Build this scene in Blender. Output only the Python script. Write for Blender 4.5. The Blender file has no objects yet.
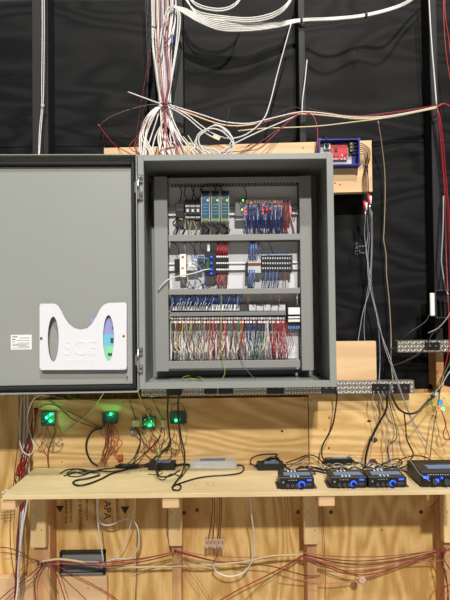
import bpy, math, random
from mathutils import Vector, Matrix, Euler

random.seed(7)
sc = bpy.context.scene
COL = sc.collection
R = math.radians

# ------------------------------------------------------------ camera
F = 433.3
CH = 1.55
cam_d = bpy.data.cameras.new('camera')
cam_d.sensor_fit = 'VERTICAL'
cam_d.sensor_height = 36.0
cam_d.lens = 26.0
cam_d.clip_start = 0.05
cam = bpy.data.objects.new('camera', cam_d)
COL.objects.link(cam)
cam.location = (0, 0, CH)
CAMR = (Matrix.Rotation(R(90 + 1.0), 3, 'X') @ Matrix.Rotation(R(-0.68), 3, 'Z'))
cam.rotation_euler = CAMR.to_euler()
sc.camera = cam

# ------------------------------------------------------------ world, lights, exposure
w = bpy.data.worlds.new('world')
sc.world = w
w.use_nodes = True
nt = w.node_tree
bg = nt.nodes['Background']
# dim unseen hall; bright noise patches added for metal to reflect, plus ambient fill
tc = nt.nodes.new('ShaderNodeTexCoord')
nz = nt.nodes.new('ShaderNodeTexNoise')
nz.inputs['Scale'].default_value = 3.2
nz.inputs['Detail'].default_value = 1.0
nt.links.new(tc.outputs['Generated'], nz.inputs['Vector'])
rp = nt.nodes.new('ShaderNodeValToRGB')
rp.color_ramp.elements[0].position = 0.46
rp.color_ramp.elements[0].color = (0.05, 0.05, 0.052, 1)
rp.color_ramp.elements[1].position = 0.66
rp.color_ramp.elements[1].color = (0.75, 0.74, 0.70, 1)
nt.links.new(nz.outputs['Fac'], rp.inputs['Fac'])
nt.links.new(rp.outputs['Color'], bg.inputs['Color'])
bg.inputs[1].default_value = 0.30


def area(name, loc, target, size, power, color=(1, 1, 1)):
    d = bpy.data.lights.new(name, 'AREA')
    d.energy = power
    d.size = size
    d.color = color
    o = bpy.data.objects.new(name, d)
    COL.objects.link(o)
    o.location = loc
    o.rotation_euler = (Vector(target) - Vector(loc)).to_track_quat('-Z', 'Y').to_euler()
    return o


area('ceiling_lamp_far', (0.80, -10.3, 10.6), (0, 2.0, 1.5), 0.45, 1950, (1.0, 0.97, 0.92))
area('ceiling_lamp_near', (1.45, -3.3, 9.3), (0, 2.1, 1.3), 0.35, 640, (1.0, 0.97, 0.92))
sc.view_settings.view_transform = 'Standard'
sc.view_settings.look = 'None'
sc.view_settings.gamma = 1.0
sc.view_settings.use_curve_mapping = False
sc.view_settings.exposure = 0.0


# ------------------------------------------------------------ pixel -> world point at a depth
def P(px, py, Y):
    d = CAMR @ Vector(((px - 225.0) / F, -(py - 300.0) / F, -1.0))
    t = Y / d.y
    return Vector((d.x * t, Y, CH + d.z * t))


def Q(px, py, z):
    d = CAMR @ Vector(((px - 225.0) / F, -(py - 300.0) / F, -1.0))
    t = (z - CH) / d.z
    return Vector((d.x * t, d.y * t, z))


# ------------------------------------------------------------ materials
MATS = {}


def srgb(c):
    return tuple(((x / 255.0) / 12.92 if x / 255.0 <= 0.04045 else ((x / 255.0 + 0.055) / 1.055) ** 2.4) for x in c)


def mat(name, rgb, rough=0.5, metal=0.0, var=0.12, scale=30.0, emit=None, estr=0.0, bump=0.0, coat=0.0, trans=0.0):
    if name in MATS:
        return MATS[name]
    m = bpy.data.materials.new(name)
    m.use_nodes = True
    nt = m.node_tree
    b = nt.nodes['Principled BSDF']
    c = srgb(rgb)
    tc = nt.nodes.new('ShaderNodeTexCoord')
    nz = nt.nodes.new('ShaderNodeTexNoise')
    nz.inputs['Scale'].default_value = scale
    nz.inputs['Detail'].default_value = 3
    nt.links.new(tc.outputs['Object'], nz.inputs['Vector'])
    mx = nt.nodes.new('ShaderNodeMix')
    mx.data_type = 'RGBA'
    mx.inputs[6].default_value = (*[x * (1 - var) for x in c], 1)
    mx.inputs[7].default_value = (*[min(1, x * (1 + var)) for x in c], 1)
    nt.links.new(nz.outputs['Fac'], mx.inputs[0])
    nt.links.new(mx.outputs[2], b.inputs['Base Color'])
    b.inputs['Roughness'].default_value = rough
    b.inputs['Metallic'].default_value = metal
    if coat:
        b.inputs['Coat Weight'].default_value = coat
    if trans:
        b.inputs['Transmission Weight'].default_value = trans
    if emit:
        b.inputs['Emission Color'].default_value = (*srgb(emit), 1)
        b.inputs['Emission Strength'].default_value = estr
    if bump:
        bp = nt.nodes.new('ShaderNodeBump')
        bp.inputs['Strength'].default_value = bump
        bp.inputs['Distance'].default_value = 0.002
        nt.links.new(nz.outputs['Fac'], bp.inputs['Height'])
        nt.links.new(bp.outputs['Normal'], b.inputs['Normal'])
    MATS[name] = m
    return m


def wood(name, light, dark, stretch=(0.9, 2.2, 3.4), bands=26.0, amt=0.55, rough=0.6, fine=0.35, seed=0.0, spec=0.4):
    """ply / board: contour lines of a stretched noise give the flame figure, fine noise gives the pores"""
    m = bpy.data.materials.new(name)
    m.use_nodes = True
    nt = m.node_tree
    N, L = nt.nodes, nt.links
    b = N['Principled BSDF']
    tc = N.new('ShaderNodeTexCoord')
    mp = N.new('ShaderNodeMapping')
    mp.inputs['Scale'].default_value = stretch
    mp.inputs['Location'].default_value = (seed, seed * 1.7, seed * 0.6)
    L.new(tc.outputs['Object'], mp.inputs['Vector'])
    n1 = N.new('ShaderNodeTexNoise')
    n1.inputs['Scale'].default_value = 1.0
    n1.inputs['Detail'].default_value = 2.5
    n1.inputs['Roughness'].default_value = 0.4
    n1.inputs['Distortion'].default_value = 0.4
    L.new(mp.outputs[0], n1.inputs['Vector'])
    mul = N.new('ShaderNodeMath'); mul.operation = 'MULTIPLY'; mul.inputs[1].default_value = bands * 6.283
    L.new(n1.outputs['Fac'], mul.inputs[0])
    sn = N.new('ShaderNodeMath'); sn.operation = 'SINE'
    L.new(mul.outputs[0], sn.inputs[0])
    ma = N.new('ShaderNodeMapRange')
    ma.inputs['From Min'].default_value = -1
    ma.inputs['From Max'].default_value = 1
    ma.inputs['To Max'].default_value = amt
    L.new(sn.outputs[0], ma.inputs['Value'])
    mp2 = N.new('ShaderNodeMapping')
    mp2.inputs['Scale'].default_value = tuple(s * 22 for s in stretch)
    L.new(tc.outputs['Object'], mp2.inputs['Vector'])
    n2 = N.new('ShaderNodeTexNoise')
    n2.inputs['Scale'].default_value = 1.0
    n2.inputs['Detail'].default_value = 4
    L.new(mp2.outputs[0], n2.inputs['Vector'])
    fm = N.new('ShaderNodeMath'); fm.operation = 'MULTIPLY_ADD'
    fm.inputs[1].default_value = fine
    L.new(n2.outputs['Fac'], fm.inputs[0])
    L.new(ma.outputs[0], fm.inputs[2])
    n3 = N.new('ShaderNodeTexNoise')
    n3.inputs['Scale'].default_value = 2.2
    L.new(tc.outputs['Object'], n3.inputs['Vector'])
    ad = N.new('ShaderNodeMath'); ad.operation = 'MULTIPLY_ADD'
    ad.inputs[1].default_value = 0.5
    ad.use_clamp = True
    L.new(n3.outputs['Fac'], ad.inputs[0])
    sb = N.new('ShaderNodeMath'); sb.operation = 'SUBTRACT'; sb.inputs[1].default_value = 0.3
    L.new(fm.outputs[0], sb.inputs[0])
    L.new(sb.outputs[0], ad.inputs[2])
    mx = N.new('ShaderNodeMix')
    mx.data_type = 'RGBA'
    mx.inputs[6].default_value = (*srgb(light), 1)
    mx.inputs[7].default_value = (*srgb(dark), 1)
    L.new(ad.outputs[0], mx.inputs[0])
    L.new(mx.outputs[2], b.inputs['Base Color'])
    b.inputs['Roughness'].default_value = rough
    b.inputs['Specular IOR Level'].default_value = spec
    bp = N.new('ShaderNodeBump')
    bp.inputs['Strength'].default_value = 0.15
    bp.inputs['Distance'].default_value = 0.002
    L.new(fm.outputs[0], bp.inputs['Height'])
    L.new(bp.outputs[0], b.inputs['Normal'])
    MATS[name] = m
    return m


M = MATS
wood('black_plywood', (33, 33, 34), (12, 12, 13), (0.8, 2, 3.0), 14, 0.7, 0.6, 0.6, 3.1, spec=0.1)
wood('black_stud', (44, 44, 45), (28, 28, 29), (14, 14, 0.6), 4, 0.4, 0.6, 0.4, 1.3, spec=0.25)
wood('plywood_tan', (236, 204, 146), (200, 156, 94), (0.7, 2, 3.6), 15, 0.62, 0.55, 0.7, 5.3)
wood('plywood_honey', (240, 204, 138), (196, 150, 84), (3.8, 2, 0.8), 12, 0.62, 0.55, 0.8, 8.2)
wood('plywood_shelf', (228, 208, 164), (204, 178, 132), (0.7, 4.0, 2.0), 7, 0.4, 0.5, 0.9, 2.2)
wood('pine_board', (228, 196, 152), (208, 168, 124), (0.5, 3, 7.0), 5, 0.5, 0.55, 0.5, 9.4)
wood('pine_stud', (208, 162, 116), (178, 128, 84), (10, 10, 0.5), 3, 0.6, 0.55, 0.4, 4.4)
wood('pine_cleat', (226, 194, 142), (206, 168, 114), (9, 9, 0.8), 3, 0.5, 0.55, 0.4, 6.1)
mat('knot', (92, 52, 24), 0.6, var=0.4, scale=120)
mat('void_black', (14, 13, 12), 0.9)
mat('concrete', (168, 162, 152), 0.8, var=0.2, scale=8, bump=0.4)
mat('enclosure_grey', (142, 145, 141), 0.42, var=0.03, scale=9)
mat('door_grey', (149, 152, 147), 0.42, var=0.03, scale=6)
mat('duct_grey', (138, 138, 135), 0.5, var=0.03)
mat('duct_slot', (60, 60, 60), 0.7)
mat('panel_white', (214, 214, 216), 0.45, var=0.03)
mat('gasket', (20, 20, 19), 0.7)
mat('pocket_white', (222, 222, 227), 0.35, var=0.02)
mat('pocket_text', (222, 222, 227), 0.35, var=0.02)
mat('chrome', (200, 200, 200), 0.25, 1.0)
mat('rail_zinc', (232, 233, 234), 0.4, 0.2)
mat('steel', (190, 192, 195), 0.35, 1.0)
mat('plate_metal', (140, 133, 122), 0.3, 0.45, var=0.3, scale=200)
mat('tread_metal', (250, 246, 238), 0.22, 0.35)
mat('black_plastic', (18, 18, 19), 0.45)
mat('dark_grey', (58, 60, 60), 0.5)
mat('mid_grey', (120, 122, 122), 0.5)
mat('light_grey', (190, 192, 194), 0.5)
mat('white_plastic', (232, 232, 228), 0.4, var=0.03)
mat('aluminium', (205, 207, 208), 0.38, 0.55)
mat('psu_blue', (22, 92, 140), 0.4)
mat('psu_teal', (26, 84, 96), 0.4)
mat('tape_blue', (108, 130, 166), 0.7, var=0.2, scale=80)
mat('tray_blue', (26, 34, 128), 0.4)
mat('pcb_red', (198, 34, 44), 0.45)
mat('pcb_teal', (18, 70, 74), 0.5)
mat('pcb_green', (24, 92, 60), 0.5)
mat('pcb_navy', (16, 20, 40), 0.5)
mat('pcb_blue', (26, 44, 120), 0.45)
mat('paper_white', (230, 230, 228), 0.7, var=0.03)
mat('ink', (70, 70, 74), 0.8)
mat('stamp_ink', (58, 40, 24), 0.8)
mat('chalk', (150, 150, 150), 0.9)
mat('pencil', (150, 134, 104), 0.8)
mat('brass', (190, 160, 80), 0.35, 1.0)
mat('led_green', (20, 255, 90), 0.4, emit=(30, 255, 110), estr=14)
mat('led_green_small', (120, 255, 60), 0.4, emit=(140, 255, 70), estr=3)
mat('led_red', (255, 40, 30), 0.4, emit=(255, 50, 40), estr=2.5)
mat('led_blue', (40, 90, 255), 0.4, emit=(30, 72, 255), estr=2.6)
mat('led_yellow', (240, 230, 60), 0.4, emit=(235, 230, 80), estr=1.5)
mat('pink_clear', (226, 190, 178), 0.2, var=0.1, trans=0.35)
WC = {
    'white': (210, 208, 203), 'cream': (214, 194, 150), 'grey': (128, 128, 134), 'silver': (150, 150, 158),
    'black': (20, 20, 21), 'red': (150, 24, 32), 'dark red': (98, 24, 25), 'brown': (110, 58, 36),
    'blue': (26, 48, 120), 'navy': (15, 20, 54), 'yellow': (206, 180, 66), 'green': (54, 128, 62), 'lime': (136, 166, 66),
    'orange': (186, 88, 40), 'tan': (150, 134, 108), 'pink': (180, 96, 92), 'purple': (110, 72, 130), 'pale blue': (96, 130, 190),
}
for k, v in WC.items():
    mat('wire_' + k.replace(' ', '_'), v, 0.42, var=0.06)


def wm(c):
    return MATS['wire_' + c.replace(' ', '_')]


# ------------------------------------------------------------ mesh building
class MB:
    def __init__(s):
        s.v, s.f, s.mi, s.mats, s.sm = [], [], [], [], []

    def m(s, mt):
        if isinstance(mt, str):
            mt = MATS[mt]
        if mt not in s.mats:
            s.mats.append(mt)
        return s.mats.index(mt)

    def add(s, vs, fs, mt, smooth=False):
        k = len(s.v)
        i = s.m(mt)
        s.v += [Vector(v) for v in vs]
        for f in fs:
            s.f.append([k + a for a in f]); s.mi.append(i); s.sm.append(smooth)
        return s

    def box(s, a, b, mt, c=0.0):
        x0, x1 = sorted((a[0], b[0])); y0, y1 = sorted((a[1], b[1])); z0, z1 = sorted((a[2], b[2]))
        c = min(c, (x1 - x0) * .45, (y1 - y0) * .45, (z1 - z0) * .45)
        if c <= 0:
            vs = [(x0, y0, z0), (x1, y0, z0), (x1, y1, z0), (x0, y1, z0), (x0, y0, z1), (x1, y0, z1), (x1, y1, z1), (x0, y1, z1)]
            fs = [(0, 3, 2, 1), (4, 5, 6, 7), (0, 1, 5, 4), (1, 2, 6, 5), (2, 3, 7, 6), (3, 0, 4, 7)]
            return s.add(vs, fs, mt)
        # chamfered box: three vertices per corner
        vs, idx = [], {}
        for i, (X, sx) in enumerate(((x0, 1), (x1, -1))):
            for j, (Y, sy) in enumerate(((y0, 1), (y1, -1))):
                for k, (Z, sz) in enumerate(((z0, 1), (z1, -1))):
                    idx[i, j, k, 0] = len(vs); vs.append((X, Y + sy * c, Z + sz * c))
                    idx[i, j, k, 1] = len(vs); vs.append((X + sx * c, Y, Z + sz * c))
                    idx[i, j, k, 2] = len(vs); vs.append((X + sx * c, Y + sy * c, Z))
        fs = []
        cyc = [(0, 0), (1, 0), (1, 1), (0, 1)]
        for i in (0, 1):
            fs.append([idx[i, a, b_, 0] for a, b_ in (cyc if i else cyc[::-1])])
            fs.append([idx[a, i, b_, 1] for a, b_ in (cyc[::-1] if i else cyc)])
            fs.append([idx[a, b_, i, 2] for a, b_ in (cyc if i else cyc[::-1])])
        for a in (0, 1):
            for b_ in (0, 1):
                fs.append([idx[0, a, b_, 1], idx[1, a, b_, 1], idx[1, a, b_, 2], idx[0, a, b_, 2]])
                fs.append([idx[a, 0, b_, 0], idx[a, 1, b_, 0], idx[a, 1, b_, 2], idx[a, 0, b_, 2]])
                fs.append([idx[a, b_, 0, 0], idx[a, b_, 1, 0], idx[a, b_, 1, 1], idx[a, b_, 0, 1]])
        for i in (0, 1):
            for j in (0, 1):
                for k in (0, 1):
                    fs.append([idx[i, j, k, 0], idx[i, j, k, 1], idx[i, j, k, 2]])
        return s.add(vs, fs, mt)

    def pbox(s, x0, y0, x1, y1, Y, depth, mt, c=0.0):
        """box whose front face, at depth Y, fills those picture coordinates"""
        ym, xm = (y0 + y1) / 2, (x0 + x1) / 2
        a = (P(x0, ym, Y).x, Y, P(xm, y1, Y).z)
        b = (P(x1, ym, Y).x, Y + depth, P(xm, y0, Y).z)
        return s.box(a, b, mt, c)

    def cyl(s, p, q, r, mt, n=14, r2=None):
        p, q = Vector(p), Vector(q)
        d = (q - p).normalized()
        u = d.orthogonal().normalized(); v = d.cross(u)
        r2 = r if r2 is None else r2
        vs = [p + (u * math.cos(t) + v * math.sin(t)) * r for t in [2 * math.pi * i / n for i in range(n)]]
        vs += [q + (u * math.cos(t) + v * math.sin(t)) * r2 for t in [2 * math.pi * i / n for i in range(n)]]
        s.add(vs, [(i, (i + 1) % n, n + (i + 1) % n, n + i) for i in range(n)], mt, True)
        k = len(s.v) - 2 * n
        mi = s.m(mt)
        s.f.append(list(range(k + n - 1, k - 1, -1))); s.mi.append(mi); s.sm.append(False)
        s.f.append(list(range(k + n, k + 2 * n))); s.mi.append(mi); s.sm.append(False)
        return s

    def ring(s, p, q, ri, ro, mt, n=20):
        p, q = Vector(p), Vector(q)
        d = (q - p).normalized(); u = d.orthogonal().normalized(); v = d.cross(u)
        vs = []
        for c, r in ((p, ro), (p, ri), (q, ri), (q, ro)):
            vs += [c + (u * math.cos(t) + v * math.sin(t)) * r for t in [2 * math.pi * i / n for i in range(n)]]
        fs = []
        for k in range(4):
            k2 = (k + 1) % 4
            fs += [(k * n + i, k * n + (i + 1) % n, k2 * n + (i + 1) % n, k2 * n + i) for i in range(n)]
        return s.add(vs, fs, mt, False)

    def sphere(s, c, r, mt, n=8):
        vs, fs = [], []
        for i in range(n + 1):
            a = math.pi * i / n
            for j in range(2 * n):
                b = math.pi * j / n
                vs.append((c[0] + r * math.sin(a) * math.cos(b), c[1] + r * math.sin(a) * math.sin(b), c[2] + r * math.cos(a)))
        for i in range(n):
            for j in range(2 * n):
                fs.append((i * 2 * n + j, (i + 1) * 2 * n + j, (i + 1) * 2 * n + (j + 1) % (2 * n), i * 2 * n + (j + 1) % (2 * n)))
        return s.add(vs, fs, mt, True)

    def tube(s, pts, r, mt, n=6, step=3):
        pts = catmull([Vector(p) for p in pts], step)
        t0 = (pts[1] - pts[0]).normalized()
        u = t0.orthogonal().normalized()
        vs, fs = [], []
        for i, p in enumerate(pts):
            a = pts[max(i - 1, 0)]; b = pts[min(i + 1, len(pts) - 1)]
            t = (b - a)
            t = t.normalized() if t.length > 1e-9 else t0
            u = u - t * u.dot(t)
            u = u.normalized() if u.length > 1e-6 else t.orthogonal().normalized()
            v = t.cross(u)
            vs += [p + (u * math.cos(2 * math.pi * k / n) + v * math.sin(2 * math.pi * k / n)) * r for k in range(n)]
        L = len(pts)
        for i in range(L - 1):
            for k in range(n):
                fs.append((i * n + k, i * n + (k + 1) % n, (i + 1) * n + (k + 1) % n, (i + 1) * n + k))
        fs.append(tuple(range(n - 1, -1, -1)))
        fs.append(tuple((L - 1) * n + k for k in range(n)))
        return s.add(vs, fs, mt, True)

    def prism(s, poly, y0, y1, mt):
        """poly: list of (x, z), extruded along Y from y0 (front) to y1"""
        n = len(poly)
        vs = [(x, y0, z) for x, z in poly] + [(x, y1, z) for x, z in poly]
        fs = [tuple(range(n)), tuple(range(2 * n - 1, n - 1, -1))]
        fs += [(i, n + i, n + (i + 1) % n, (i + 1) % n) for i in range(n)]
        return s.add(vs, fs, mt)

    def text(s, body, size, mtx, mt, extrude=0.0003):
        cu = bpy.data.curves.new('text', 'FONT')
        cu.body = body; cu.size = size; cu.extrude = extrude; cu.align_x = 'CENTER'; cu.align_y = 'CENTER'
        cu.resolution_u = 3
        ob = bpy.data.objects.new('text', cu)
        COL.objects.link(ob)
        dg = bpy.context.evaluated_depsgraph_get()
        me = bpy.data.meshes.new_from_object(ob.evaluated_get(dg))
        s.add([mtx @ v.co for v in me.vertices], [list(p.vertices) for p in me.polygons], mt)
        bpy.data.objects.remove(ob); bpy.data.meshes.remove(me); bpy.data.curves.remove(cu)
        return s

    def build(s, name, parent=None, label=None, cat=None, group=None, kind=None):
        me = bpy.data.meshes.new(name)
        if parent is not None:
            off = Vector(parent.matrix_world_loc if hasattr(parent, 'matrix_world_loc') else parent['_o'])
            loc = Vector((0, 0, 0))
        else:
            xs = [v.x for v in s.v]; ys = [v.y for v in s.v]; zs = [v.z for v in s.v]
            off = Vector(((min(xs) + max(xs)) / 2, (min(ys) + max(ys)) / 2, min(zs)))
            loc = off
        me.from_pydata([tuple(v - off) for v in s.v], [], s.f)
        for mt in s.mats:
            me.materials.append(mt)
        for p, i, sm in zip(me.polygons, s.mi, s.sm):
            p.material_index = i
            p.use_smooth = sm
        me.update()
        o = bpy.data.objects.new(name, me)
        COL.objects.link(o)
        o.location = loc
        o['_o'] = tuple(off)
        if parent is not None:
            o.parent = parent
        tag(o, label, cat, group, kind)
        return o


def tag(o, label=None, cat=None, group=None, kind=None):
    if label: o['label'] = label
    if cat: o['category'] = cat
    if group: o['group'] = group
    if kind: o['kind'] = kind
    return o


def thing(name, label, cat, loc, group=None):
    o = bpy.data.objects.new(name, None)
    COL.objects.link(o)
    o.empty_display_size = 0.03
    o.location = loc
    o['_o'] = tuple(loc)
    return tag(o, label, cat, group)


def catmull(p, step):
    if len(p) < 3:
        return p
    out = []
    q = [p[0] * 2 - p[1]] + p + [p[-1] * 2 - p[-2]]
    for i in range(1, len(q) - 2):
        a, b, c, d = q[i - 1:i + 3]
        for k in range(step):
            t = k / step
            out.append(0.5 * ((2 * b) + (c - a) * t + (2 * a - 5 * b + 4 * c - d) * t * t + (3 * b - a - 3 * c + d) * t ** 3))
    out.append(p[-1])
    return out


def struct(mb, name):
    return mb.build(name, kind='structure')


def jit(a):
    return random.uniform(-a, a)


OUTSIDE = False


def cable(pts, r, colour, name, label, cat='cable', group=None, j=0.0, n=6, step=4):
    """pts: (px, py, depth)"""
    if OUTSIDE:
        name = 'signal_cable' if name in ('wire', 'cord') else name
        cat = 'cable' if cat == 'wire' else cat
    w3 = [P(x + jit(j), y + jit(j), Y) for x, y, Y in pts]
    return MB().tube(w3, r, wm(colour), n, step).build(name, None, label, cat, group)


# ------------------------------------------------------------ setting
YW = 2.15      # face of the plywood between the studs
YS = 2.068      # face of the studs
YE0, YE1 = 1.72, 2.027   # enclosure front and back
YL = 2.05     # face of the plywood above the shelf

zsplit = P(225, 391, YW).z
b = MB()
xs = [P(px, 300, YW).x for px in (-140, 40, 171, 302, 433, 600)]
zseam = P(225, 145, YW).z
for i in range(5):
    for z0, z1 in ((zsplit, zseam), (zseam + .003, 3.1)):
        b.box((xs[i] + .0012, YW, z0), (xs[i + 1] - .0012, YW + .018, z1), 'black_plywood')
b.box((xs[0], YW + .02, zsplit), (xs[-1], YW + .03, 3.1), 'void_black')
struct(b, 'wall_back_upper')
b = MB()
for i in range(5):
    b.box((xs[i] + .001, YW, 0), (xs[i + 1] - .001, YW + .018, zsplit - .002), 'plywood_honey')


def knot(mb, px, py, Y, rx, ry, mt='knot'):
    c = P(px, py, Y)
    poly = []
    for k in range(14):
        t = 2 * math.pi * k / 14
        f = 1 + jit(.15)
        poly.append((c.x + rx * f * math.cos(t), c.z + ry * f * math.sin(t)))
    mb.prism(poly[::-1], Y - .0006, Y + .001, mt)


for kx, ky in ((197, 510), (184, 513), (298, 512), (421, 512), (331, 512), (382, 530), (274, 572)):
    s_ = .010 if ky < 520 else .004
    knot(b, kx, ky, YW, s_, s_ * 1.05)


def stamp(mb, txt, px, py, size, ang):
    c = P(px, py, YW)
    mtx = Matrix.Translation((c.x, YW - .0005, c.z)) @ Matrix.Rotation(R(90), 4, 'X') @ Matrix.Rotation(R(ang), 4, 'Z')
    mb.text(txt, size, mtx, 'stamp_ink')


for px, py, s_ in ((60, 509, .020), (125, 510, .022)):
    c = P(px, py, YW)
    b.prism([(c.x - s_, c.z + s_ * .8), (c.x, c.z - s_ * .9), (c.x + s_, c.z + s_ * .8)], YW - .0006, YW + .001, 'stamp_ink')
stamp(b, 'APA', 107, 510, .05, -90)
for px, sz in ((66, .018), (71, .016), (80, .026), (87, .014), (95, .014), (117, .016)):
    stamp(b, random.choice(('RATED SHEATHING', 'SHEATHING 32/16', 'EXPOSURE 1 SIZED', 'PS 1-09 RATED')), px, 509, sz, -90)
for k_, py in enumerate((512, 515, 518, 521)):
    stamp(b, ('APA RATED', 'SHEATHING', 'EXPOSURE 1', 'PS 1-09')[k_], 8, py, .013, 6)
struct(b, 'wall_back_lower')

fl = MB().box((xs[0] - 4, -16.0, -.05), (xs[-1] + 4, YW + .03, 0), 'concrete')
struct(fl, 'floor')


def stud(name, px0, px1, pyref, z0, z1, mt):
    b = MB().box((P(px0, pyref, YS).x, YS, z0), (P(px1, pyref, YS).x, YW, z1), mt, .002)
    return struct(b, name)


ztop = 3.1
zb = P(225, 389, YS).z
stud('trim_1', 32, 48, 60, zb, ztop, 'black_stud')
stud('trim_2', 171, 183, 60, zb, ztop, 'black_stud')
stud('trim_3', 298.5, 305, 40, zb, ztop, 'black_stud')
zmid = P(433, 346, YS).z
stud('trim_4', 429.6, 437, 40, zmid, ztop, 'black_stud')
stud('trim_9', 429.6, 437, 40, zb, zmid - .001, 'pine_stud')
zt = zb - .004
stud('trim_5', 34, 50, 560, 0, zt, 'pine_stud')
stud('trim_6', 172, 181, 560, 0, zt, 'pine_stud')
stud('trim_7', 307, 317, 560, 0, zt, 'pine_stud')
stud('trim_8', 444, 454, 560, 0, zt, 'pine_stud')

# plywood panels between enclosure and shelf
ZS = Q(225, 493.0, 0.80).z
pz = P(225, 493.0, 1.745)
ZS = pz.z                      # top of the shelf
YSF = 1.745


def ply_panel(px0, px1, pytop, label, knots):
    x0, x1 = P(px0, 430, YL).x, P(px1, 430, YL).x
    b = MB().box((x0, YL, ZS), (x1, YS, P((px0 + min(px1, 450)) / 2, pytop, YL).z), 'plywood_tan', .001)
    for k in knots:
        knot(b, k[0], k[1], YL, k[2], k[2] * (k[3] if len(k) > 3 else 1))
    return b.build('plywood_sheet', None, label, 'plywood panel')


ply_panel(33, 308.2, 398.5, 'long tan plywood panel behind shelf, carrying the green-lit circuit boards',
          [(282, 431, .006), (305, 400, .003), (305, 428, .003), (62, 462, .003), (62, 440, .003)])
ply_panel(309, 470, 394, 'tan plywood panel at right of the seam, behind the amplifiers on the shelf',
          [(311, 400, .003), (325, 430, .003), (329, 418, .004), (329, 448, .005), (374, 440, .016, .8), (373, 462, .020, .7), (369, 421, .011, .5), (444, 398, .003)])

# blocking boards low on the wall
for (a, c, top, lab) in ((-12, 33.5, 577.5, 'flat pine board low on the wall at far left, behind vertical red and white cables'),
                         (58.5, 107, 577, 'flat pine board low on the wall right below the black wall box')):
    b = MB().box((P(a, 590, 2.12).x, 2.12, P((a + c) / 2, 650, 2.12).z), (P(c, 590, 2.12).x, YW, P((a + c) / 2, top, 2.12).z), 'pine_board', .002)
    if a > 0:
        for kx, ky in ((88, 588), (102, 588)):
            knot(b, kx, ky, 2.12, .003, .003)
    b.build('pine_board', None, lab, 'board')

# black wall box
t = thing('wall_box', 'black recessed metal box in lower wall, crossed by red and cream wires', 'wall box', P(82, 576, 2.13))
b = MB()
x0, x1 = P(59, 564, 2.12).x, P(104.5, 564, 2.12).x
z0, z1 = P(82, 576, 2.12).z, P(82, 553, 2.12).z
b.box((x0, 2.148, z0), (x1, 2.15, z1), 'mid_grey')
for q in (((x0, z0), (x0 + .005, z1)), ((x1 - .006, z0), (x1, z1)), ((x0, z0), (x1, z0 + .004)), ((x0, z1 - .008), (x1, z1))):
    b.box((q[0][0], 2.128, q[0][1]), (q[1][0], 2.15, q[1][1]), 'black_plastic')
b.build('housing', t)
MB().cyl((x0 + .03, 2.138, z0 + .055), (x1 - .03, 2.138, z0 + .05), .009, 'light_grey').build('conduit', t)
MB().box((x0 + .008, 2.118, z0 + .007), (x1 - .008, 2.12, z0 + .016), 'mid_grey').build('lip', t)

# ------------------------------------------------------------ shelf and brackets
xl = P(2, 495, YSF).x
b = MB().box((xl, YSF, ZS - .017), (P(475, 490, YSF).x, YL - .001, ZS), 'plywood_shelf', .001)
# faint pencil writing on its top
pc = []


def stroke(mb, pts, r, mt, z):
    mb.tube([Q(x, y, z) for x, y in pts], r, mt, 4, 1)


for pts in (((189, 487), (193, 481), (196, 487)), ((191, 484.8), (195, 484.6)), ((198, 481), (198, 487), (203, 486.5)), ((205, 482), (210, 486.5)), ((210, 481.5), (205, 487)),
            ((213, 481.5), (212, 486), (217, 485.5)), ((213, 483.5), (217, 483)), ((196, 489.5), (203, 489), (212, 489.3))):
    stroke(b, pts, .0008, 'pencil', ZS)
b.build('plywood_shelf', None, 'long pale plywood shelf under the enclosure, loaded with amplifiers and adapters', 'shelf')

brk = [(0, 15, 30, 45.5, 'leftmost shelf bracket, beside the vertical red and white cables'),
       (162, 179, 168, 182, 'second shelf bracket from left, under the silver driver'),
       (318.5, 335, 304, 318.5, 'third shelf bracket from left, under the small amplifiers'),
       (462, 480, 444, 459, 'rightmost shelf bracket, cut by picture edge below the large amplifier')]
for a0, a1, c0, c1, lab in brk:
    xa0, xa1 = P(a0, 500, 1.755).x, P(a1, 500, 1.755).x
    t = thing('shelf_bracket', lab, 'shelf bracket', ((xa0 + xa1) / 2, 2.0, P(225, 548, YS).z))
    zt_ = ZS - .018
    xc0, xc1 = P(c0, 530, 2.03).x, P(c1, 530, 2.03).x
    MB().box((xa0, 1.755, zt_ - .046), (xa1, 2.029, zt_), 'pine_board', .004).build('arm', t)
    b = MB().box((xc0, 2.03, P(225, 546, 2.03).z), (xc1, YS, zt_), 'pine_cleat', .004)
    for q in (.25, .75):
        for ky in (512, 530):
            c = P(c0 + (c1 - c0) * q, ky, 2.03)
            if (q < .5) == (ky < 520):
                b.cyl((c.x, 2.0293, c.z), (c.x, 2.032, c.z), .003, 'dark_grey', 8)
    b.build('cleat', t)

# ------------------------------------------------------------ mounting boards behind the enclosure
pa, pb = P(104, 148, 2.03), P(371.5, 140.3, 2.03)
pbot = P(371.5, 191.5, 2.03)
hgt = pb.z - pbot.z
b = MB()
vs = []
for Y in (2.03, YS - .001):
    for p, dz in ((pa, -hgt), (pb, -hgt), (pb, 0), (pa, 0)):
        vs.append((p.x, Y, p.z + dz))
b.add(vs, [(0, 1, 2, 3), (7, 6, 5, 4), (0, 4, 5, 1), (1, 5, 6, 2), (2, 6, 7, 3), (3, 7, 4, 0)], 'pine_board')
for kx, ky in ((340, 184.5), (335, 183), (303, 148)):
    knot(b, kx, ky, 2.03, .005, .0025)
upper_board = b.build('mounting_board', None, 'long pine board behind enclosure top, carrying the blue tray at its right end', 'board')
b = MB().box((P(150, 360, 2.03).x, 2.03, P(300, 389, 2.03).z), (P(376.5, 360, 2.03).x, YS - .001, P(355, 341.5, 2.03).z), 'pine_board', .002)
b.build('mounting_board', None, 'pine board showing right of enclosure bottom, above diamond plate power strip', 'board')

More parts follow.
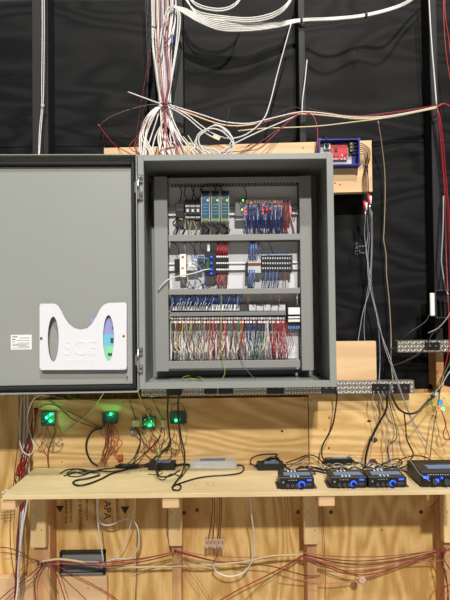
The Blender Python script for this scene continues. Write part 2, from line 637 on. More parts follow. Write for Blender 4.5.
# ------------------------------------------------------------ electrical enclosure
EX0, EX1 = P(138.6, 270, YE0).x, P(334.8, 270, YE0).x
EZ0, EZ1 = P(236, 388, YE0).z, P(236, 154, YE0).z
FL = .0235
enc = thing('electrical_enclosure', 'large grey steel electrical enclosure with open door, mounted above the plywood shelf', 'electrical cabinet', ((EX0 + EX1) / 2, (YE0 + YE1) / 2, EZ0))
b = MB()
tk = .003
g = 'enclosure_grey'
b.box((EX0, YE1 - tk, EZ0), (EX1, YE1, EZ1), g)
b.box((EX0, YE0, EZ0), (EX0 + tk, YE1, EZ1), g)
b.box((EX1 - tk, YE0, EZ0), (EX1, YE1, EZ1), g)
b.box((EX0, YE0, EZ0), (EX1, YE1, EZ0 + tk), g)
b.box((EX0, YE0, EZ1 - tk), (EX1, YE1, EZ1), g)
b.build('shell', enc)
b = MB()
b.box((EX0, YE0 - .002, EZ0), (EX0 + FL, YE0 + .002, EZ1), g, .001)
b.box((EX1 - FL - .003, YE0 - .002, EZ0), (EX1, YE0 + .002, EZ1), g, .001)
b.box((EX0 + FL, YE0 - .002, EZ1 - FL), (EX1 - FL - .003, YE0 + .002, EZ1), g, .001)
b.box((EX0 + FL, YE0 - .002, EZ0), (EX1 - FL - .003, YE0 + .002, EZ0 + .025), g, .001)
# inward turned edges of the flange
b.box((EX0 + FL - .002, YE0, EZ0 + .025), (EX0 + FL, YE0 + .014, EZ1 - FL), g)
b.box((EX1 - FL - .003, YE0, EZ0 + .025), (EX1 - FL - .001, YE0 + .014, EZ1 - FL), g)
b.box((EX0 + FL, YE0, EZ0 + .023), (EX1 - FL, YE0 + .014, EZ0 + .025), g)
b.box((EX0 + FL, YE0, EZ1 - FL), (EX1 - FL, YE0 + .014, EZ1 - FL + .002), g)
b.build('flange', enc)
YPAN = 1.958
px0_, px1_ = P(155.5, 270, YPAN).x, P(311, 270, YPAN).x
pz0_, pz1_ = P(233, 370, YPAN).z, P(233, 178.5, YPAN).z
MB().box((px0_, YPAN, pz0_), (px1_, YPAN + .003, pz1_), 'panel_white', .001).build('back_panel', enc, 'white mounting panel')
for X in (px0_ + .015, px1_ - .015):
    for Z in (pz0_ + .012, pz1_ - .012):
        MB().cyl((X, YPAN - .012, Z), (X, YE1 - tk, Z), .006, 'steel', 10).build('mounting_stud', enc)
for px, py in ((296, 375), (157, 373), (150, 372)):
    p = P(px, py, 1.95)
    MB().cyl((p.x, 1.93, EZ0 + .02), (p.x, 1.975, EZ0 + .02), .006, 'steel', 10).build('floor_bolt', enc)

# door, swung fully open to the left
DW = EX1 - EX0
door = bpy.data.objects.new('door', None)
COL.objects.link(door)
DXR = EX0 - .0015          # hinge edge
door_o = Vector((DXR, YE0, EZ0))
door.location = door_o - Vector(enc['_o'])
door.parent = enc
door['_o'] = tuple(door_o)
door.rotation_euler = (0, 0, R(1.6))
door.empty_display_size = .03
DXL = DXR - DW
DZ0, DZ1 = EZ0 - .010, EZ1 - .001
YD0, YD1 = YE0 - .016, YE0 + .024    # rim front, outer sheet
b = MB()
b.box((DXL, YD1 - .003, DZ0), (DXR, YD1, DZ1), 'door_grey')
for q in (((DXL, DZ0), (DXL + .004, DZ1)), ((DXR - .004, DZ0), (DXR, DZ1)), ((DXL, DZ0), (DXR, DZ0 + .004)), ((DXL, DZ1 - .004), (DXR, DZ1))):
    b.box((q[0][0], YD0, q[0][1]), (q[1][0], YD1, q[1][1]), 'door_grey', .001)
b.build('door_sheet', door)
b = MB()
gi, gw = .022, .014
X0, X1, Z0, Z1 = DXL + .012, DXR - .010, DZ0 + .014, DZ1 - .026
for q in (((X0, Z0), (X0 + gw, Z1)), ((X1 - gw, Z0), (X1, Z1)), ((X0 + gw, Z0), (X1 - gw, Z0 + gw)), ((X0 + gw, Z1 - gw), (X1 - gw, Z1))):
    b.box((q[0][0], YD0 + .006, q[0][1]), (q[1][0], YD1 - .003, q[1][1]), 'gasket', .003)
b.build('gasket', door, 'black foam gasket')
YDI = YD1 - .016
b = MB().box((X0 + gw + .002, YDI, Z0 + gw + .002), (X1 - gw - .002, YD1 - .0035, Z1 - gw - .002), 'door_grey', .0015)
b.build('inner_panel', door)

# document pocket on the door
poly_px = [(42, 303.6), (55, 303.6), (58.5, 305.5), (62, 311), (65, 317.5), (69, 323.5), (74.5, 328), (81, 329.6), (87.5, 328.2), (92.5, 323.5), (96.5, 316.5),
           (100, 309.5), (103.5, 305), (108, 303), (124.5, 302.4), (126.6, 304.5), (126.6, 367.5), (125, 369.6), (42.5, 369.6), (40.6, 367.5), (40.6, 305.5)]
YPK = YDI - .026


def pocket_mesh():
    import bmesh
    bm = bmesh.new()
    outer = []
    pts = [P(x, y, YPK) for x, y in poly_px]
    edges = []

    def loop(ps):
        vv = [bm.verts.new((p[0], YPK, p[2])) for p in ps]
        return [bm.edges.new((vv[i], vv[(i + 1) % len(vv)])) for i in range(len(vv))]
    edges += loop(pts)
    for cx, cy, rx, ry in ((54, 339, 5.4, 22.5), (108.6, 338, 5.4, 23)):
        edges += loop([P(cx + rx * math.cos(2 * math.pi * k / 28), cy + ry * math.sin(2 * math.pi * k / 28), YPK) for k in range(28)])
    bmesh.ops.triangle_fill(bm, edges=edges, use_beauty=True)
    bm.verts.index_update()
    vs = [v.co.copy() for v in bm.verts]
    fs = [[v.index for v in f.verts] for f in bm.faces]
    bm.free()
    return vs, fs, pts


vs, fs, outl = pocket_mesh()
b = MB()
b.add(vs, fs, 'pocket_white')
b.add([v + Vector((0, .002, 0)) for v in vs], [f[::-1] for f in fs], 'pocket_white')
# rims of outline and of the two eye holes
n_o = len(outl)
k = [v for v in vs]
for a0, cnt in ((0, n_o), (n_o, 28), (n_o + 28, 28)):
    for i in range(cnt):
        p, q = vs[a0 + i], vs[a0 + (i + 1) % cnt]
        b.add([p, q, q + Vector((0, .002, 0)), p + Vector((0, .002, 0))], [(0, 1, 2, 3)], 'pocket_white')
# side and bottom walls back to the door
pbx = [(40.6, 305.5), (40.6, 367.5), (42.5, 369.6), (125, 369.6), (126.6, 367.5), (126.6, 304.5)]
for i in range(len(pbx) - 1):
    p, q = P(*pbx[i], YPK), P(*pbx[i + 1], YPK)
    b.add([p, q, Vector((q.x, YDI, q.z)), Vector((p.x, YDI, p.z))], [(0, 1, 2, 3)], 'pocket_white')
p0, p1 = P(121, 303, YPK), P(121, 369, YPK)
b.box((p0.x, YPK - .0012, p1.z), (P(126.3, 330, YPK).x, YPK, p0.z), 'pocket_white', .001)
pocket = b.build('document_pocket', door, 'white plastic document pocket')
b = MB()
cc = P(80.5, 348.5, YPK)
mtx = Matrix.Translation((cc.x, YPK - .0004, cc.z)) @ Matrix.Rotation(R(90), 4, 'X') @ Matrix.Scale(.98, 4, (1, 0, 0))
b.text('SCE', .082, mtx, 'pocket_text', .0006)
for i in range(9):
    b.pbox(68 + i * 3, 359.3, 70 + i * 3, 361, YPK - .0008, .001, 'pocket_text')
b.build('embossed_lettering', pocket)
for px, py in ((42.3, 338), (123.7, 336)):
    p = P(px, py, YPK)
    MB().cyl((p.x, YPK - .003, p.z), (p.x, YPK + .002, p.z), .0048, 'brass', 10).build('screw', pocket, 'dark bronze screw')
# rating sticker on the door
b = MB().pbox(12.6, 334.6, 33, 349.3, YDI - .0006, .0007, 'paper_white')
for i, (xa, xb, wd) in enumerate(((14, 19, .9), (21, 31, .5), (14, 17, .9), (18, 31, .4), (14, 16, .8), (19, 31, .4), (14, 31, .4), (14, 28, .4), (20, 31, .4), (14, 31, .35))):
    y = 336.2 + i * 1.25
    b.pbox(xa, y, xb, y + wd, YDI - .0009, .0003, 'ink')
b.build('rating_sticker', door, 'small white rating sticker with fine print')
# latch stub at the door corner
p = P(127.5, 376, YDI)
MB().cyl((p.x, YDI - .012, p.z), (p.x, YDI, p.z), .003, 'steel', 8).build('corner_stud', door)
# hinges
for cy in (187, 360):
    hb = MB()
    p = P(138.2, cy, YE0 - .01)
    hb.cyl((p.x, YE0 - .012, p.z - .05), (p.x, YE0 - .012, p.z + .05), .0055, 'chrome', 12)
    hb.box((p.x - .016, YE0 - .010, p.z - .022), (p.x, YE0 - .004, p.z + .022), 'chrome', .001)
    hb.box((p.x, YE0 - .012, p.z + .018), (p.x + .018, YE0 - .002, p.z + .05), 'chrome', .001)
    hb.box((p.x, YE0 - .012, p.z - .05), (p.x + .018, YE0 - .002, p.z - .018), 'chrome', .001)
    ho = hb.build('hinge', enc, 'chrome hinge')
    sb = MB()
    for dz in (.034, -.034):
        sb.cyl((p.x + .011, YE0 - .015, p.z + dz), (p.x + .011, YE0 - .011, p.z + dz), .005, 'dark_grey', 8)
    sb.build('hinge_screw', ho)

# sheet of paper in the pocket
b = MB().pbox(91, 318, 118.5, 371.5, YPK + .010, .001, mat('paper_lilac', (150, 150, 205), .6))
b.pbox(101, 334, 118, 352, YPK + .0095, .0006, mat('paper_cyan', (110, 190, 215), .6))
b.pbox(101, 346, 118, 366, YPK + .009, .0006, mat('paper_mint', (140, 210, 170), .6))
for (x0, y0, x1, y1) in ((110.5, 338, 113.5, 343), (108, 353, 112, 356), (112, 327, 114.5, 329)):
    b.pbox(x0, y0, x1, y1, YPK + .0085, .0004, 'ink')
b.build('document_sheet', None, 'blue and green printed sheet tucked in the white door pocket', 'paper')

# ------------------------------------------------------------ wiring ducts inside
YDU = 1.885


def duct(px0, py0, px1, py1, label, vertical, group='grey wiring ducts inside the enclosure'):
    ym, xm = (py0 + py1) / 2, (px0 + px1) / 2
    x0, x1 = P(px0, ym, YDU).x, P(px1, ym, YDU).x
    z0, z1 = P(xm, py1, YDU).z, P(xm, py0, YDU).z
    t = thing('wiring_duct', label, 'wiring duct', ((x0 + x1) / 2, YPAN, z0))
    MB().box((x0, YDU, z0), (x1, YDU + .010, z1), 'duct_grey', .0015).build('cover', t)
    b = MB()
    i = .002
    b.box((x0 + i, YPAN - .003, z0 + i), (x1 - i, YPAN, z1 - i), 'duct_grey')
    pitch = .0142
    if vertical:
        n = int((z1 - z0) / pitch)
        for k in range(n):
            z = z0 + .002 + k * pitch
            for X in (x0 + i, x1 - i - .002):
                b.box((X, YDU + .010, z), (X + .002, YPAN - .003, z + .0085), 'duct_grey')
        for X in (x0 + i, x1 - i - .002):
            b.box((X, YPAN - .018, z0 + i), (X + .002, YPAN - .003, z1 - i), 'duct_grey')
        b.box((x0 + .006, YDU + .02, z0 + .004), (x1 - .006, YPAN - .003, z1 - .004), 'void_black')
    else:
        n = int((x1 - x0) / pitch)
        for k in range(n):
            X = x0 + .002 + k * pitch
            for z in (z0 + i, z1 - i - .002):
                b.box((X, YDU + .010, z), (X + .0085, YPAN - .003, z + .002), 'duct_grey')
        for z in (z0 + i, z1 - i - .002):
            b.box((x0 + i, YPAN - .018, z), (x1 - i, YPAN - .003, z + .002), 'duct_grey')
        b.box((x0 + .004, YDU + .02, z0 + .006), (x1 - .004, YPAN - .003, z1 - .006), 'void_black')
    b.build('slotted_trough', t)
    return t


duct(154.6, 176.5, 168, 371.5, 'vertical grey wiring duct along the left inside of the enclosure', True)
duct(300.6, 175.5, 312.5, 370.5, 'vertical grey wiring duct along the right inside of the enclosure', True)
duct(168.3, 177, 300.3, 182.5, 'topmost horizontal grey wiring duct, above the teal power supplies', False)
duct(168.3, 234.3, 300.3, 240.6, 'upper middle horizontal grey wiring duct, below the teal power supplies', False)
duct(168.3, 288.5, 300.3, 294.2, 'lower middle horizontal grey wiring duct, above the rainbow of wires', False)
duct(168.3, 360.5, 300.3, 368.2, 'bottom horizontal grey wiring duct, below the rainbow of wires', False)


def rail(py0, py1, label):
    x0, x1 = P(168.8, 270, 1.94).x, P(300, 270, 1.94).x
    z0, z1 = P(234, py1, 1.945).z, P(234, py0, 1.945).z
    b = MB().box((x0, 1.950, z0 + .006), (x1, YPAN, z1 - .006), 'rail_zinc')
    b.box((x0, 1.943, z0), (x1, 1.9445, z0 + .010), 'rail_zinc').box((x0, 1.943, z1 - .010), (x1, 1.9445, z1), 'rail_zinc')
    b.box((x0, 1.943, z0 + .008), (x1, 1.952, z0 + .010), 'rail_zinc').box((x0, 1.943, z1 - .010), (x1, 1.952, z1 - .008), 'rail_zinc')
    b.build('mounting_rail', None, label, 'rail')


rail(207, 215, 'thin steel rail carrying the breakers and power supplies, top row')
rail(262, 270, 'thin steel rail crossing the middle row behind the black terminal block')
rail(310, 318, 'thin steel rail behind the long grey terminal strip, bottom row')


def dev(name, label, cat, px, py, group=None):
    return thing(name, label, cat, P(px, py, YPAN), group)


YD = 1.89
# --- top row: relay, breakers, power supplies
t = dev('relay', 'small black relay block at left end of top row beside the breakers', 'relay', 179, 217)
MB().pbox(175.5, 203, 184, 217.5, 1.90, .042, 'black_plastic', .001).build('body', t)
MB().pbox(176.5, 208.5, 183, 211, 1.898, .002, 'dark_grey').build('clip', t)
MB().pbox(179, 216, 183, 219.5, 1.905, .03, 'wire_lime').build('ground_foot', t)
lab = ('leftmost circuit breaker, next to the black relay block', 'middle of the three circuit breakers in top row', 'rightmost circuit breaker, next to the blue power supply')
for i in range(3):
    x0 = 185 + i * 5.2
    t = dev('circuit_breaker', lab[i], 'circuit breaker', x0 + 2.6, 219, 'circuit breakers in the top row')
    b = MB().pbox(x0, 199.5, x0 + 5, 219.5, 1.905, .038, 'dark_grey', .001)
    b.pbox(x0, 205, x0 + 5, 214.5, 1.893, .012, 'dark_grey', .001)
    b.build('body', t)
    MB().pbox(x0 + .2, 205.3, x0 + 4.8, 206.8, 1.892, .002, 'light_grey').build('marking_strip', t, 'pale strip')
    MB().pbox(x0 + 1.3, 209, x0 + 3.8, 212, 1.884, .010, 'white_plastic', .001).build('toggle', t, 'white toggle')
    MB().pbox(x0 + .2, 216, x0 + 4.8, 218, 1.903, .003, 'light_grey').build('terminal_strip', t)
psu_lab = ('bright blue power supply, leftmost of three in top row', 'teal power supply in the middle of three in top row', 'teal power supply at right of three, beside bare rail')
for i, (x0, x1) in enumerate(((201, 210), (211, 219.6), (220.6, 229.2))):
    t = dev('power_supply', psu_lab[i], 'power supply', (x0 + x1) / 2, 221.5, 'power supplies in the top row')
    Yp = 1.872
    b = MB().pbox(x0, 191.5, x1, 221.5, Yp, .07, 'light_grey', .0015)
    b.build('case', t)
    MB().pbox(x0 + .9, 194, x1 - .9, 219, Yp - .002, .003, 'psu_blue' if i == 0 else 'psu_teal', .0005).build('front_panel', t)
    b = MB().pbox(x0 + .4, 190.8, x1 - .4, 193.8, Yp - .003, .02, 'black_plastic', .001)
    b.build('top_terminal', t)
    MB().pbox(x0 + 1.3, 218.3, x1 - 1.3, 220.8, Yp - .004, .01, 'wire_lime', .001).build('bottom_terminal', t, 'yellow terminal')
    b = MB().pbox(x0 + 1.4, 197.6, x0 + 4.2, 199.2, Yp - .0026, .001, 'pcb_red')
    b.build('logo_badge', t, 'red badge')
    b = MB()
    for q in range(4):
        b.pbox(x0 + 1.8, 204 + q * 3.2, x1 - 2 + jit(.8), 204.6 + q * 3.2, Yp - .0026, .001, 'pale_print' if 'pale_print' in MATS else mat('pale_print', (120, 170, 190), .6))
    b.build('printed_text', t)
    p = P(x1 - 2.3, 200.3, Yp - .003)
    MB().sphere((p.x, p.y, p.z), .0034, 'led_green_small', 5).build('status_led', t, 'lit green light')

# wires around the top row
for i, (xa, ya, xb, yb) in enumerate(((180, 186, 179, 203), (186, 186, 187.5, 200), (191, 186, 192, 200), (195, 186, 197.5, 200), (200, 187, 198, 200), (204, 186, 204, 192), (214, 186, 214, 192), (222, 186, 224, 192))):
    cable([(xa, ya, 1.93), ((xa + xb) / 2 + (-2.5 if i % 2 else 2), (ya + yb) / 2, 1.915), (xb, yb, 1.92)], .0024, 'black', 'wire',
          'short black wire dropping from top duct to breakers and power supplies', 'wire', 'black wires above the top row', n=5)
for i, (x0, x1) in enumerate(((177, 175.5), (177, 183), (179, 176), (181, 182), (203, 205), (206, 208), (212, 216), (215, 217), (221, 226), (224, 227.5), (226, 225), (199, 201))):
    cable([(x0, 218, 1.92), (x0 - 3 + jit(1), 224, 1.90), (x1 + 2 + jit(1.5), 229, 1.90), (x1, 234.5, 1.92)], .0025, 'black', 'wire',
          'short black wire looping from breakers and power supplies into the duct below', 'wire', 'black wires below the top row', n=5)
for x0, x1 in ((187, 189), (191, 188), (192.5, 196), (196.5, 195)):
    cable([(x0, 219, 1.915), ((x0 + x1) / 2 + 1.2, 226, 1.9), (x1, 234.5, 1.92)], .0015, 'cream', 'wire',
          'short cream wire under the three circuit breakers', 'wire', 'cream wires below the breakers', n=5)

# --- top row right: input block with blue wires
t = dev('input_module', 'long grey input module at right of top row, hidden by blue wires and red lights', 'control module', 263, 220)
MB().pbox(235.3, 199, 291, 220, 1.915, .035, 'light_grey', .001).build('base', t)
MB().pbox(235.3, 199, 244, 216, 1.90, .016, 'mid_grey', .001).build('bus_coupler', t)
MB().pbox(238, 201, 240, 204, 1.898, .003, 'pcb_green').build('port', t)
for (x, y, mm) in ((243, 200.3, 'led_green_small'), (242, 209.5, 'led_yellow'), (246, 211, 'led_red'), (246.5, 213.5, 'led_red'), (251, 202.5, 'led_red'), (263, 204.5, 'led_red'), (263, 210, 'led_red'),
                   (263, 213, 'led_red'), (267, 209.5, 'led_red'), (270.5, 208.5, 'led_red'), (275, 201.5, 'led_red'), (279.5, 206, 'led_red'), (291, 208, 'led_red'), (291, 211.5, 'led_red')):
    p = P(x, y, 1.882)
    MB().pbox(x - .5, y - .8, x + .5, y + .8, 1.885, .003, mm).build('indicator_light', t)
b = MB()
for i in range(12):
    x = 246 + i * 3.75
    b.pbox(x, 200, x + 2.9, 203, 1.905, .012, 'white_plastic', .0006)
b.build('terminal_row', t, 'pale wire terminals')
for i in range(34):
    x = 246 + i * 1.13 + jit(.5)
    y0 = 203 + random.random() * 4
    xe = x + jit(2.5)
    col = random.choice(('blue', 'blue', 'navy', 'blue'))
    cable([(x, y0, 1.905), (x + jit(1.2), 212, 1.893), (x + jit(2), 221, 1.892), (xe, 234.6, 1.915)], .0021, col, 'wire',
          'blue wire hanging from the grey input module, top row', 'wire', 'blue wires of the top row', n=5)
for i in range(14):
    x = 247 + i * 2.7 + jit(.8)
    cable([(x, 202 + jit(1), 1.89), (x + jit(1.6), 206, 1.888), (x + jit(1.5), 210.5, 1.895)], .0014, 'silver', 'wire_ferrule_lead',
          'short silvery wire end at the top of the grey input module', 'wire', 'silvery wire ends in the top row', n=4)
for i, x in enumerate((284.2, 285.6, 288, 289.3)):
    cable([(x - .5, 200.5, 1.9), (x, 214, 1.89), (x + (3.8 if i > 1 else .6), 228, 1.89), (x + (5 if i > 1 else 0), 234.6, 1.91)], .0024, 'red', 'wire',
          'thick red wire at right end of the input module, top row', 'wire', 'red wires at the right of top row', n=6)
cable([(244, 186, 1.93), (246.3, 193, 1.9), (245, 201, 1.89), (240, 206, 1.885)], .0022, 'black', 'wire', 'single black wire arcing down onto the green-lit end of input module', 'wire')
cable([(242, 208, 1.9), (245, 218, 1.89), (246.5, 226, 1.89), (246, 234.6, 1.91)], .002, 'pale blue', 'wire', 'pale blue wire at left end of the input module', 'wire')
pts = []
for k in range(26):
    a = k * .75
    pts.append((294.6 + 2.6 * math.cos(a), 207 + 3.4 * math.sin(a), 1.90 + .0011 * k))
cable(pts, .0015, 'black', 'wire_coil', 'small coil of black wire beside right duct, top row', 'wire', n=5, step=2)

# --- middle row
t = dev('power_module', 'white upright module with coloured lights at left of middle row', 'control module', 182, 277)
MB().pbox(179.8, 254, 186, 277, 1.895, .05, 'white_plastic', .001).build('case', t)
MB().pbox(174.5, 259, 180, 272, 1.905, .038, 'black_plastic', .001).build('relay', t, 'black side block')
for (y, mm) in ((261, 'led_yellow'), (268, 'led_red'), (257, 'wire_red')):
    MB().pbox(181.5, y - .8, 183.8, y + .8, 1.893, .003, mm).build('indicator_light', t)
t = dev('hub_box', 'small pale grey box with cables left of the blue-lit board', 'hub', 193, 270)
MB().pbox(187.5, 257, 197.5, 270.5, 1.905, .04, 'light_grey', .001).build('case', t)
MB().pbox(189, 262, 195.5, 267, 1.903, .003, 'white_plastic').build('face_label', t)
MB().pbox(198, 256, 203.5, 269, 1.91, .035, 'dark_grey', .001).build('port_block', t)
t = dev('computer_board', 'blue-lit circuit board standing in the middle row', 'circuit board', 210, 276)
MB().pbox(204.5, 252, 216, 276, 1.90, .004, 'pcb_navy', .0005).build('board', t)
MB().pbox(204.8, 252.5, 216, 275.5, 1.904, .040, 'black_plastic', .001).build('case', t)
MB().pbox(206, 258, 209, 268, 1.894, .006, 'pcb_green').build('heat_sink', t)
for y in (257, 263.3, 269.6, 273.5):
    p = P(211.3, y, 1.893)
    MB().sphere(p, .0044, 'led_blue', 6).build('blue_led', t)
MB().pbox(207.2, 243, 209.8, 251.5, 1.905, .012, 'white_plastic', .002).build('plug', None, 'small white plug standing on top of the blue-lit board', 'plug')
cable([(158, 291, 1.88), (163, 284, 1.872), (168.5, 279.5, 1.872), (178, 276.3, 1.875), (193, 273.5, 1.875), (204, 270, 1.88), (210, 269, 1.885)], .0027, 'white', 'usb_cable', 'white cable running from left duct to the blue-lit board', n=8)
cable([(208, 258.5, 1.885), (200, 258, 1.885), (191.5, 258.3, 1.885), (197, 264, 1.885), (202, 271, 1.885), (205, 280, 1.885), (203, 287, 1.9)], .0026, 'pale blue', 'network_cable', 'bright blue cable doubling back across the pale grey box', n=6)
for i, (pts, c) in enumerate((([(183, 254, 1.9), (182, 249, 1.89), (187, 241, 1.92)], 'red'), ([(184.5, 254, 1.9), (185, 248, 1.89), (182, 241, 1.92)], 'pale blue'),
                              ([(179, 254, 1.9), (178, 247, 1.89), (172, 241, 1.92)], 'black'), ([(197, 257, 1.9), (194, 248, 1.89), (188, 241, 1.92)], 'black'),
                              ([(195, 256, 1.9), (194, 248, 1.9), (197, 241, 1.92)], 'navy'), ([(203, 252, 1.9), (200, 246, 1.9), (202, 241, 1.92)], 'navy'),
                              ([(190, 271, 1.9), (186, 279, 1.885), (194, 289, 1.91)], 'black'), ([(213, 276, 1.9), (216, 283, 1.885), (206, 289, 1.91)], 'black'),
                              ([(209, 276, 1.9), (211, 284, 1.885), (202, 289, 1.91)], 'black'), ([(182, 277, 1.9), (184, 284, 1.885), (190, 289, 1.91)], 'grey'),
                              ([(196, 271, 1.9), (195, 281, 1.89), (193, 289, 1.91)], 'pale blue'), ([(201, 270, 1.9), (203, 279, 1.885), (198, 289, 1.91)], 'white'))):
    pos = ('red wire rising from the white upright module', 'light blue wire rising from the white upright module', 'black wire rising left of the white upright module', 'black wire slanting up from the pale grey box',
           'navy wire rising straight from the pale grey box', 'navy wire bowed between grey box and blue-lit board', 'black wire curling down below the pale grey box', 'outer black wire looping below the blue-lit board',
           'inner black wire looping below the blue-lit board', 'grey wire below the white upright module', 'light blue wire hanging below the pale grey box', 'white wire hanging between grey box and blue-lit board')[i]
    cable(pts, .0019, c, 'wire', pos, 'wire', n=5)
t = dev('terminal_stack', 'three-tier black terminal stack under red wires, middle row', 'terminal block', 222, 275)
MB().pbox(216, 255, 228.5, 275, 1.908, .036, 'mid_grey', .001).build('base', t)
for k in range(3):
    y = 256 + k * 6.4
    MB().pbox(216, y + 1.8, 228.8, y + 5, 1.895, .014, 'black_plastic', .0008).build('tier', t)
    b = MB()
    for q in range(6):
        b.pbox(216.4 + q * 2.05, y - .2, 217.9 + q * 2.05, y + 1.4, 1.897, .01, 'white_plastic')
    b.build('ferrule_row', t, 'white wire ferrules')
for i in range(14):
    x = 216.5 + i * .85
    cable([(x, 256 + jit(1), 1.9), (x + jit(.8), 250, 1.89), (x + 1 + jit(1.2), 240.8, 1.92)], .0017, 'red', 'wire', 'red wire entering top of the three-tier terminal stack', 'wire', 'red wires above the terminal stack', n=5)
for i in range(10):
    x = 218 + i * 1.0
    cable([(x, 274, 1.9), (x + jit(2), 279, 1.888), (x + jit(2.5), 284, 1.888), (x + jit(1.5), 289, 1.915)], .0014, 'pink' if i % 2 else 'red', 'wire',
          'pale pink wire below the three-tier terminal stack' if i % 2 else 'thin red wire below the three-tier terminal stack', 'wire', ('pink' if i % 2 else 'red') + ' wires below the terminal stack', n=5)
t = dev('wire_connector', 'pale brown-striped connector with blue wires, left of the long terminal block', 'connector', 254, 272)
MB().pbox(247.5, 258, 261, 273, 1.905, .038, 'light_grey', .001).build('body', t)
MB().pbox(248, 263, 261, 265.3, 1.902, .004, 'wire_brown').build('stripe', t, 'brown stripe')
MB().pbox(246, 262, 248, 276, 1.90, .042, 'black_plastic', .001).build('end_bracket', t)
for i in range(16):
    up = i < 9
    x = 249 + (i % 9) * .95
    pts = [(x, 260, 1.9), (x + jit(2), 252, 1.888), (x + jit(1), 247, 1.888), (x + jit(2), 241, 1.92)] if up else [(x, 270, 1.895), (x + jit(2), 277, 1.885), (x - 1 + jit(1.5), 283, 1.885), (x - 1, 289, 1.915)]
    cable(pts, .0018, 'pale blue' if i % 3 else 'blue', 'wire', ('blue wire above the brown-striped connector' if up else 'blue wire below the brown-striped connector'), 'wire',
          'blue wires above the striped connector' if up else 'blue wires below the striped connector', n=5)
for i, pts in enumerate(([(257, 241, 1.92), (263, 249, 1.89), (260, 256, 1.89), (257, 250, 1.89), (259, 241, 1.92)], [(268, 241, 1.92), (271, 247, 1.89), (273, 254, 1.9)])):
    cable(pts, .0016, 'black', 'wire', ('black wire loop hanging above the brown-striped connector', 'single black wire dropping onto the long terminal block')[i], 'wire', n=5)
t = dev('terminal_block', 'long black and white terminal block at right of middle row', 'terminal block', 277, 271)
MB().pbox(261.5, 255.3, 292, 271.5, 1.906, .037, 'black_plastic', .001).build('base', t)
for k in range(3):
    b = MB()
    for q in range(12):
        x = 262.3 + q * 2.46
        y = 257.3 + k * 5.0
        b.pbox(x, y, x + 1.3, y + 1.9, 1.903, .004, 'light_grey', .0005)
    b.build('marker_row', t, 'row of white markers')
MB().pbox(290.5, 254.8, 292.6, 272, 1.898, .045, 'dark_grey', .001).build('end_cap', t)
for i in range(7):
    x = 265 + i * 3.4
    cable([(x, 256, 1.905), (x + .6, 251.5, 1.895), (x + 2.2, 251.8, 1.895), (x + 1.9, 256, 1.905)], .0011, 'pale blue', 'wire', 'tiny blue jumper loop on top of the long terminal block', 'wire', 'blue jumpers over the terminal block', n=4)
for i in range(9):
    x = 264 + i * 1.9
    cable([(x, 271, 1.905), (x - .5 + jit(1), 279, 1.89), (x - 2.5 + jit(1), 289, 1.915)], .0016, 'pale blue' if i % 2 else 'blue', 'wire', 'blue wire hanging below the long terminal block', 'wire', 'blue wires below the terminal block', n=5)
cable([(285, 271, 1.905), (285.3, 280, 1.89), (285, 289, 1.915)], .0018, 'red', 'wire', 'single red wire below right end of the long terminal block', 'wire', n=5)

# --- bottom row
t = dev('terminal_strip', 'long grey terminal strip with hanging rainbow wires, bottom row', 'terminal strip', 228, 324)
MB().pbox(170.5, 304, 286, 324, 1.918, .03, 'dark_grey', .001).build('base', t)
MB().pbox(170.5, 311.8, 286, 316, 1.895, .024, 'mid_grey', .002).build('cover_bar', t, 'smooth grey bar')
b = MB()
for i in range(42):
    x = 171 + i * 2.72
    b.pbox(x, 317.2, x + 2.1, 319.4, 1.905, .012, 'light_grey' if i % 3 else 'white_plastic', .0004)
    b.pbox(x, 321, x + 2.1, 323.2, 1.905, .012, 'white_plastic', .0004)
b.build('terminal_row', t, 'pale wire terminals')
b = MB()
for i in range(26):
    x = 171.5 + i * 4.4
    b.pbox(x, 319.5, x + 2.6, 320.8, 1.907, .008, 'wire_red', .0003)
b.build('red_marker_row', t, 'red markers')
b = MB()
for i in range(15):
    x = 172 + i * 2.6
    b.pbox(x, 306.5, x + 2, 310.5, 1.905, .014, 'white_plastic', .0005)
for i in range(8):
    x = 211 + i * 3.6
    b.pbox(x, 304.5, x + 3.1, 310.5, 1.905, .014, 'white_plastic', .0005)
b.build('plug_row', t, 'white plugs')
for i in range(5):
    MB().pbox(249 + i * 7.4, 304.8 + (i % 2), 255.8 + i * 7.4, 310.8, 1.9, .018, 'light_grey', .001).build('module', t)
for i in range(34):
    x = 171.5 + i * 2.05 + jit(.5)
    cable([(x + 1.5 + jit(1), 294.5, 1.915), (x + 1 + jit(1), 299, 1.893), (x + jit(.8), 303, 1.89), (x - .8, 308.5, 1.9)], .0021, 'blue' if i % 4 else 'pale blue', 'wire',
          'blue wire dropping from duct to the long grey terminal strip', 'wire', 'blue wires above the terminal strip', n=5)
for i, (x, c) in enumerate(((249, 'orange'), (254, 'black'), (262, 'dark red'), (266, 'black'), (272, 'dark red'), (280, 'pink'))):
    cable([(x + 1.5, 294.5, 1.91), (x - 1, 301, 1.89), (x, 307, 1.9)], .0012, c, 'wire', '%s wire dropping onto the pale modules of the terminal strip, %s' % (c, ('leftmost', 'next to the orange one', 'third from left', 'fourth from left', 'fifth from left', 'rightmost')[i]), 'wire', n=4)

PAL = [(170, 190, ['yellow', 'brown', 'green', 'grey', 'tan', 'navy', 'dark red']),
       (190, 205, ['green', 'yellow', 'red', 'navy', 'brown', 'black', 'grey']),
       (205, 222, ['red', 'orange', 'red', 'grey', 'navy', 'brown', 'dark red']),
       (222, 243, ['orange', 'red', 'green', 'brown', 'yellow', 'purple', 'dark red']),
       (243, 262, ['navy', 'black', 'navy', 'grey', 'blue', 'black']),
       (262, 273, ['green', 'tan', 'navy', 'white', 'black']),
       (272, 287, ['red', 'red', 'dark red', 'red', 'pink'])]


def pick(x):
    for a, c, l in PAL:
        if a <= x < c:
            return random.choice(l)
    return 'red'


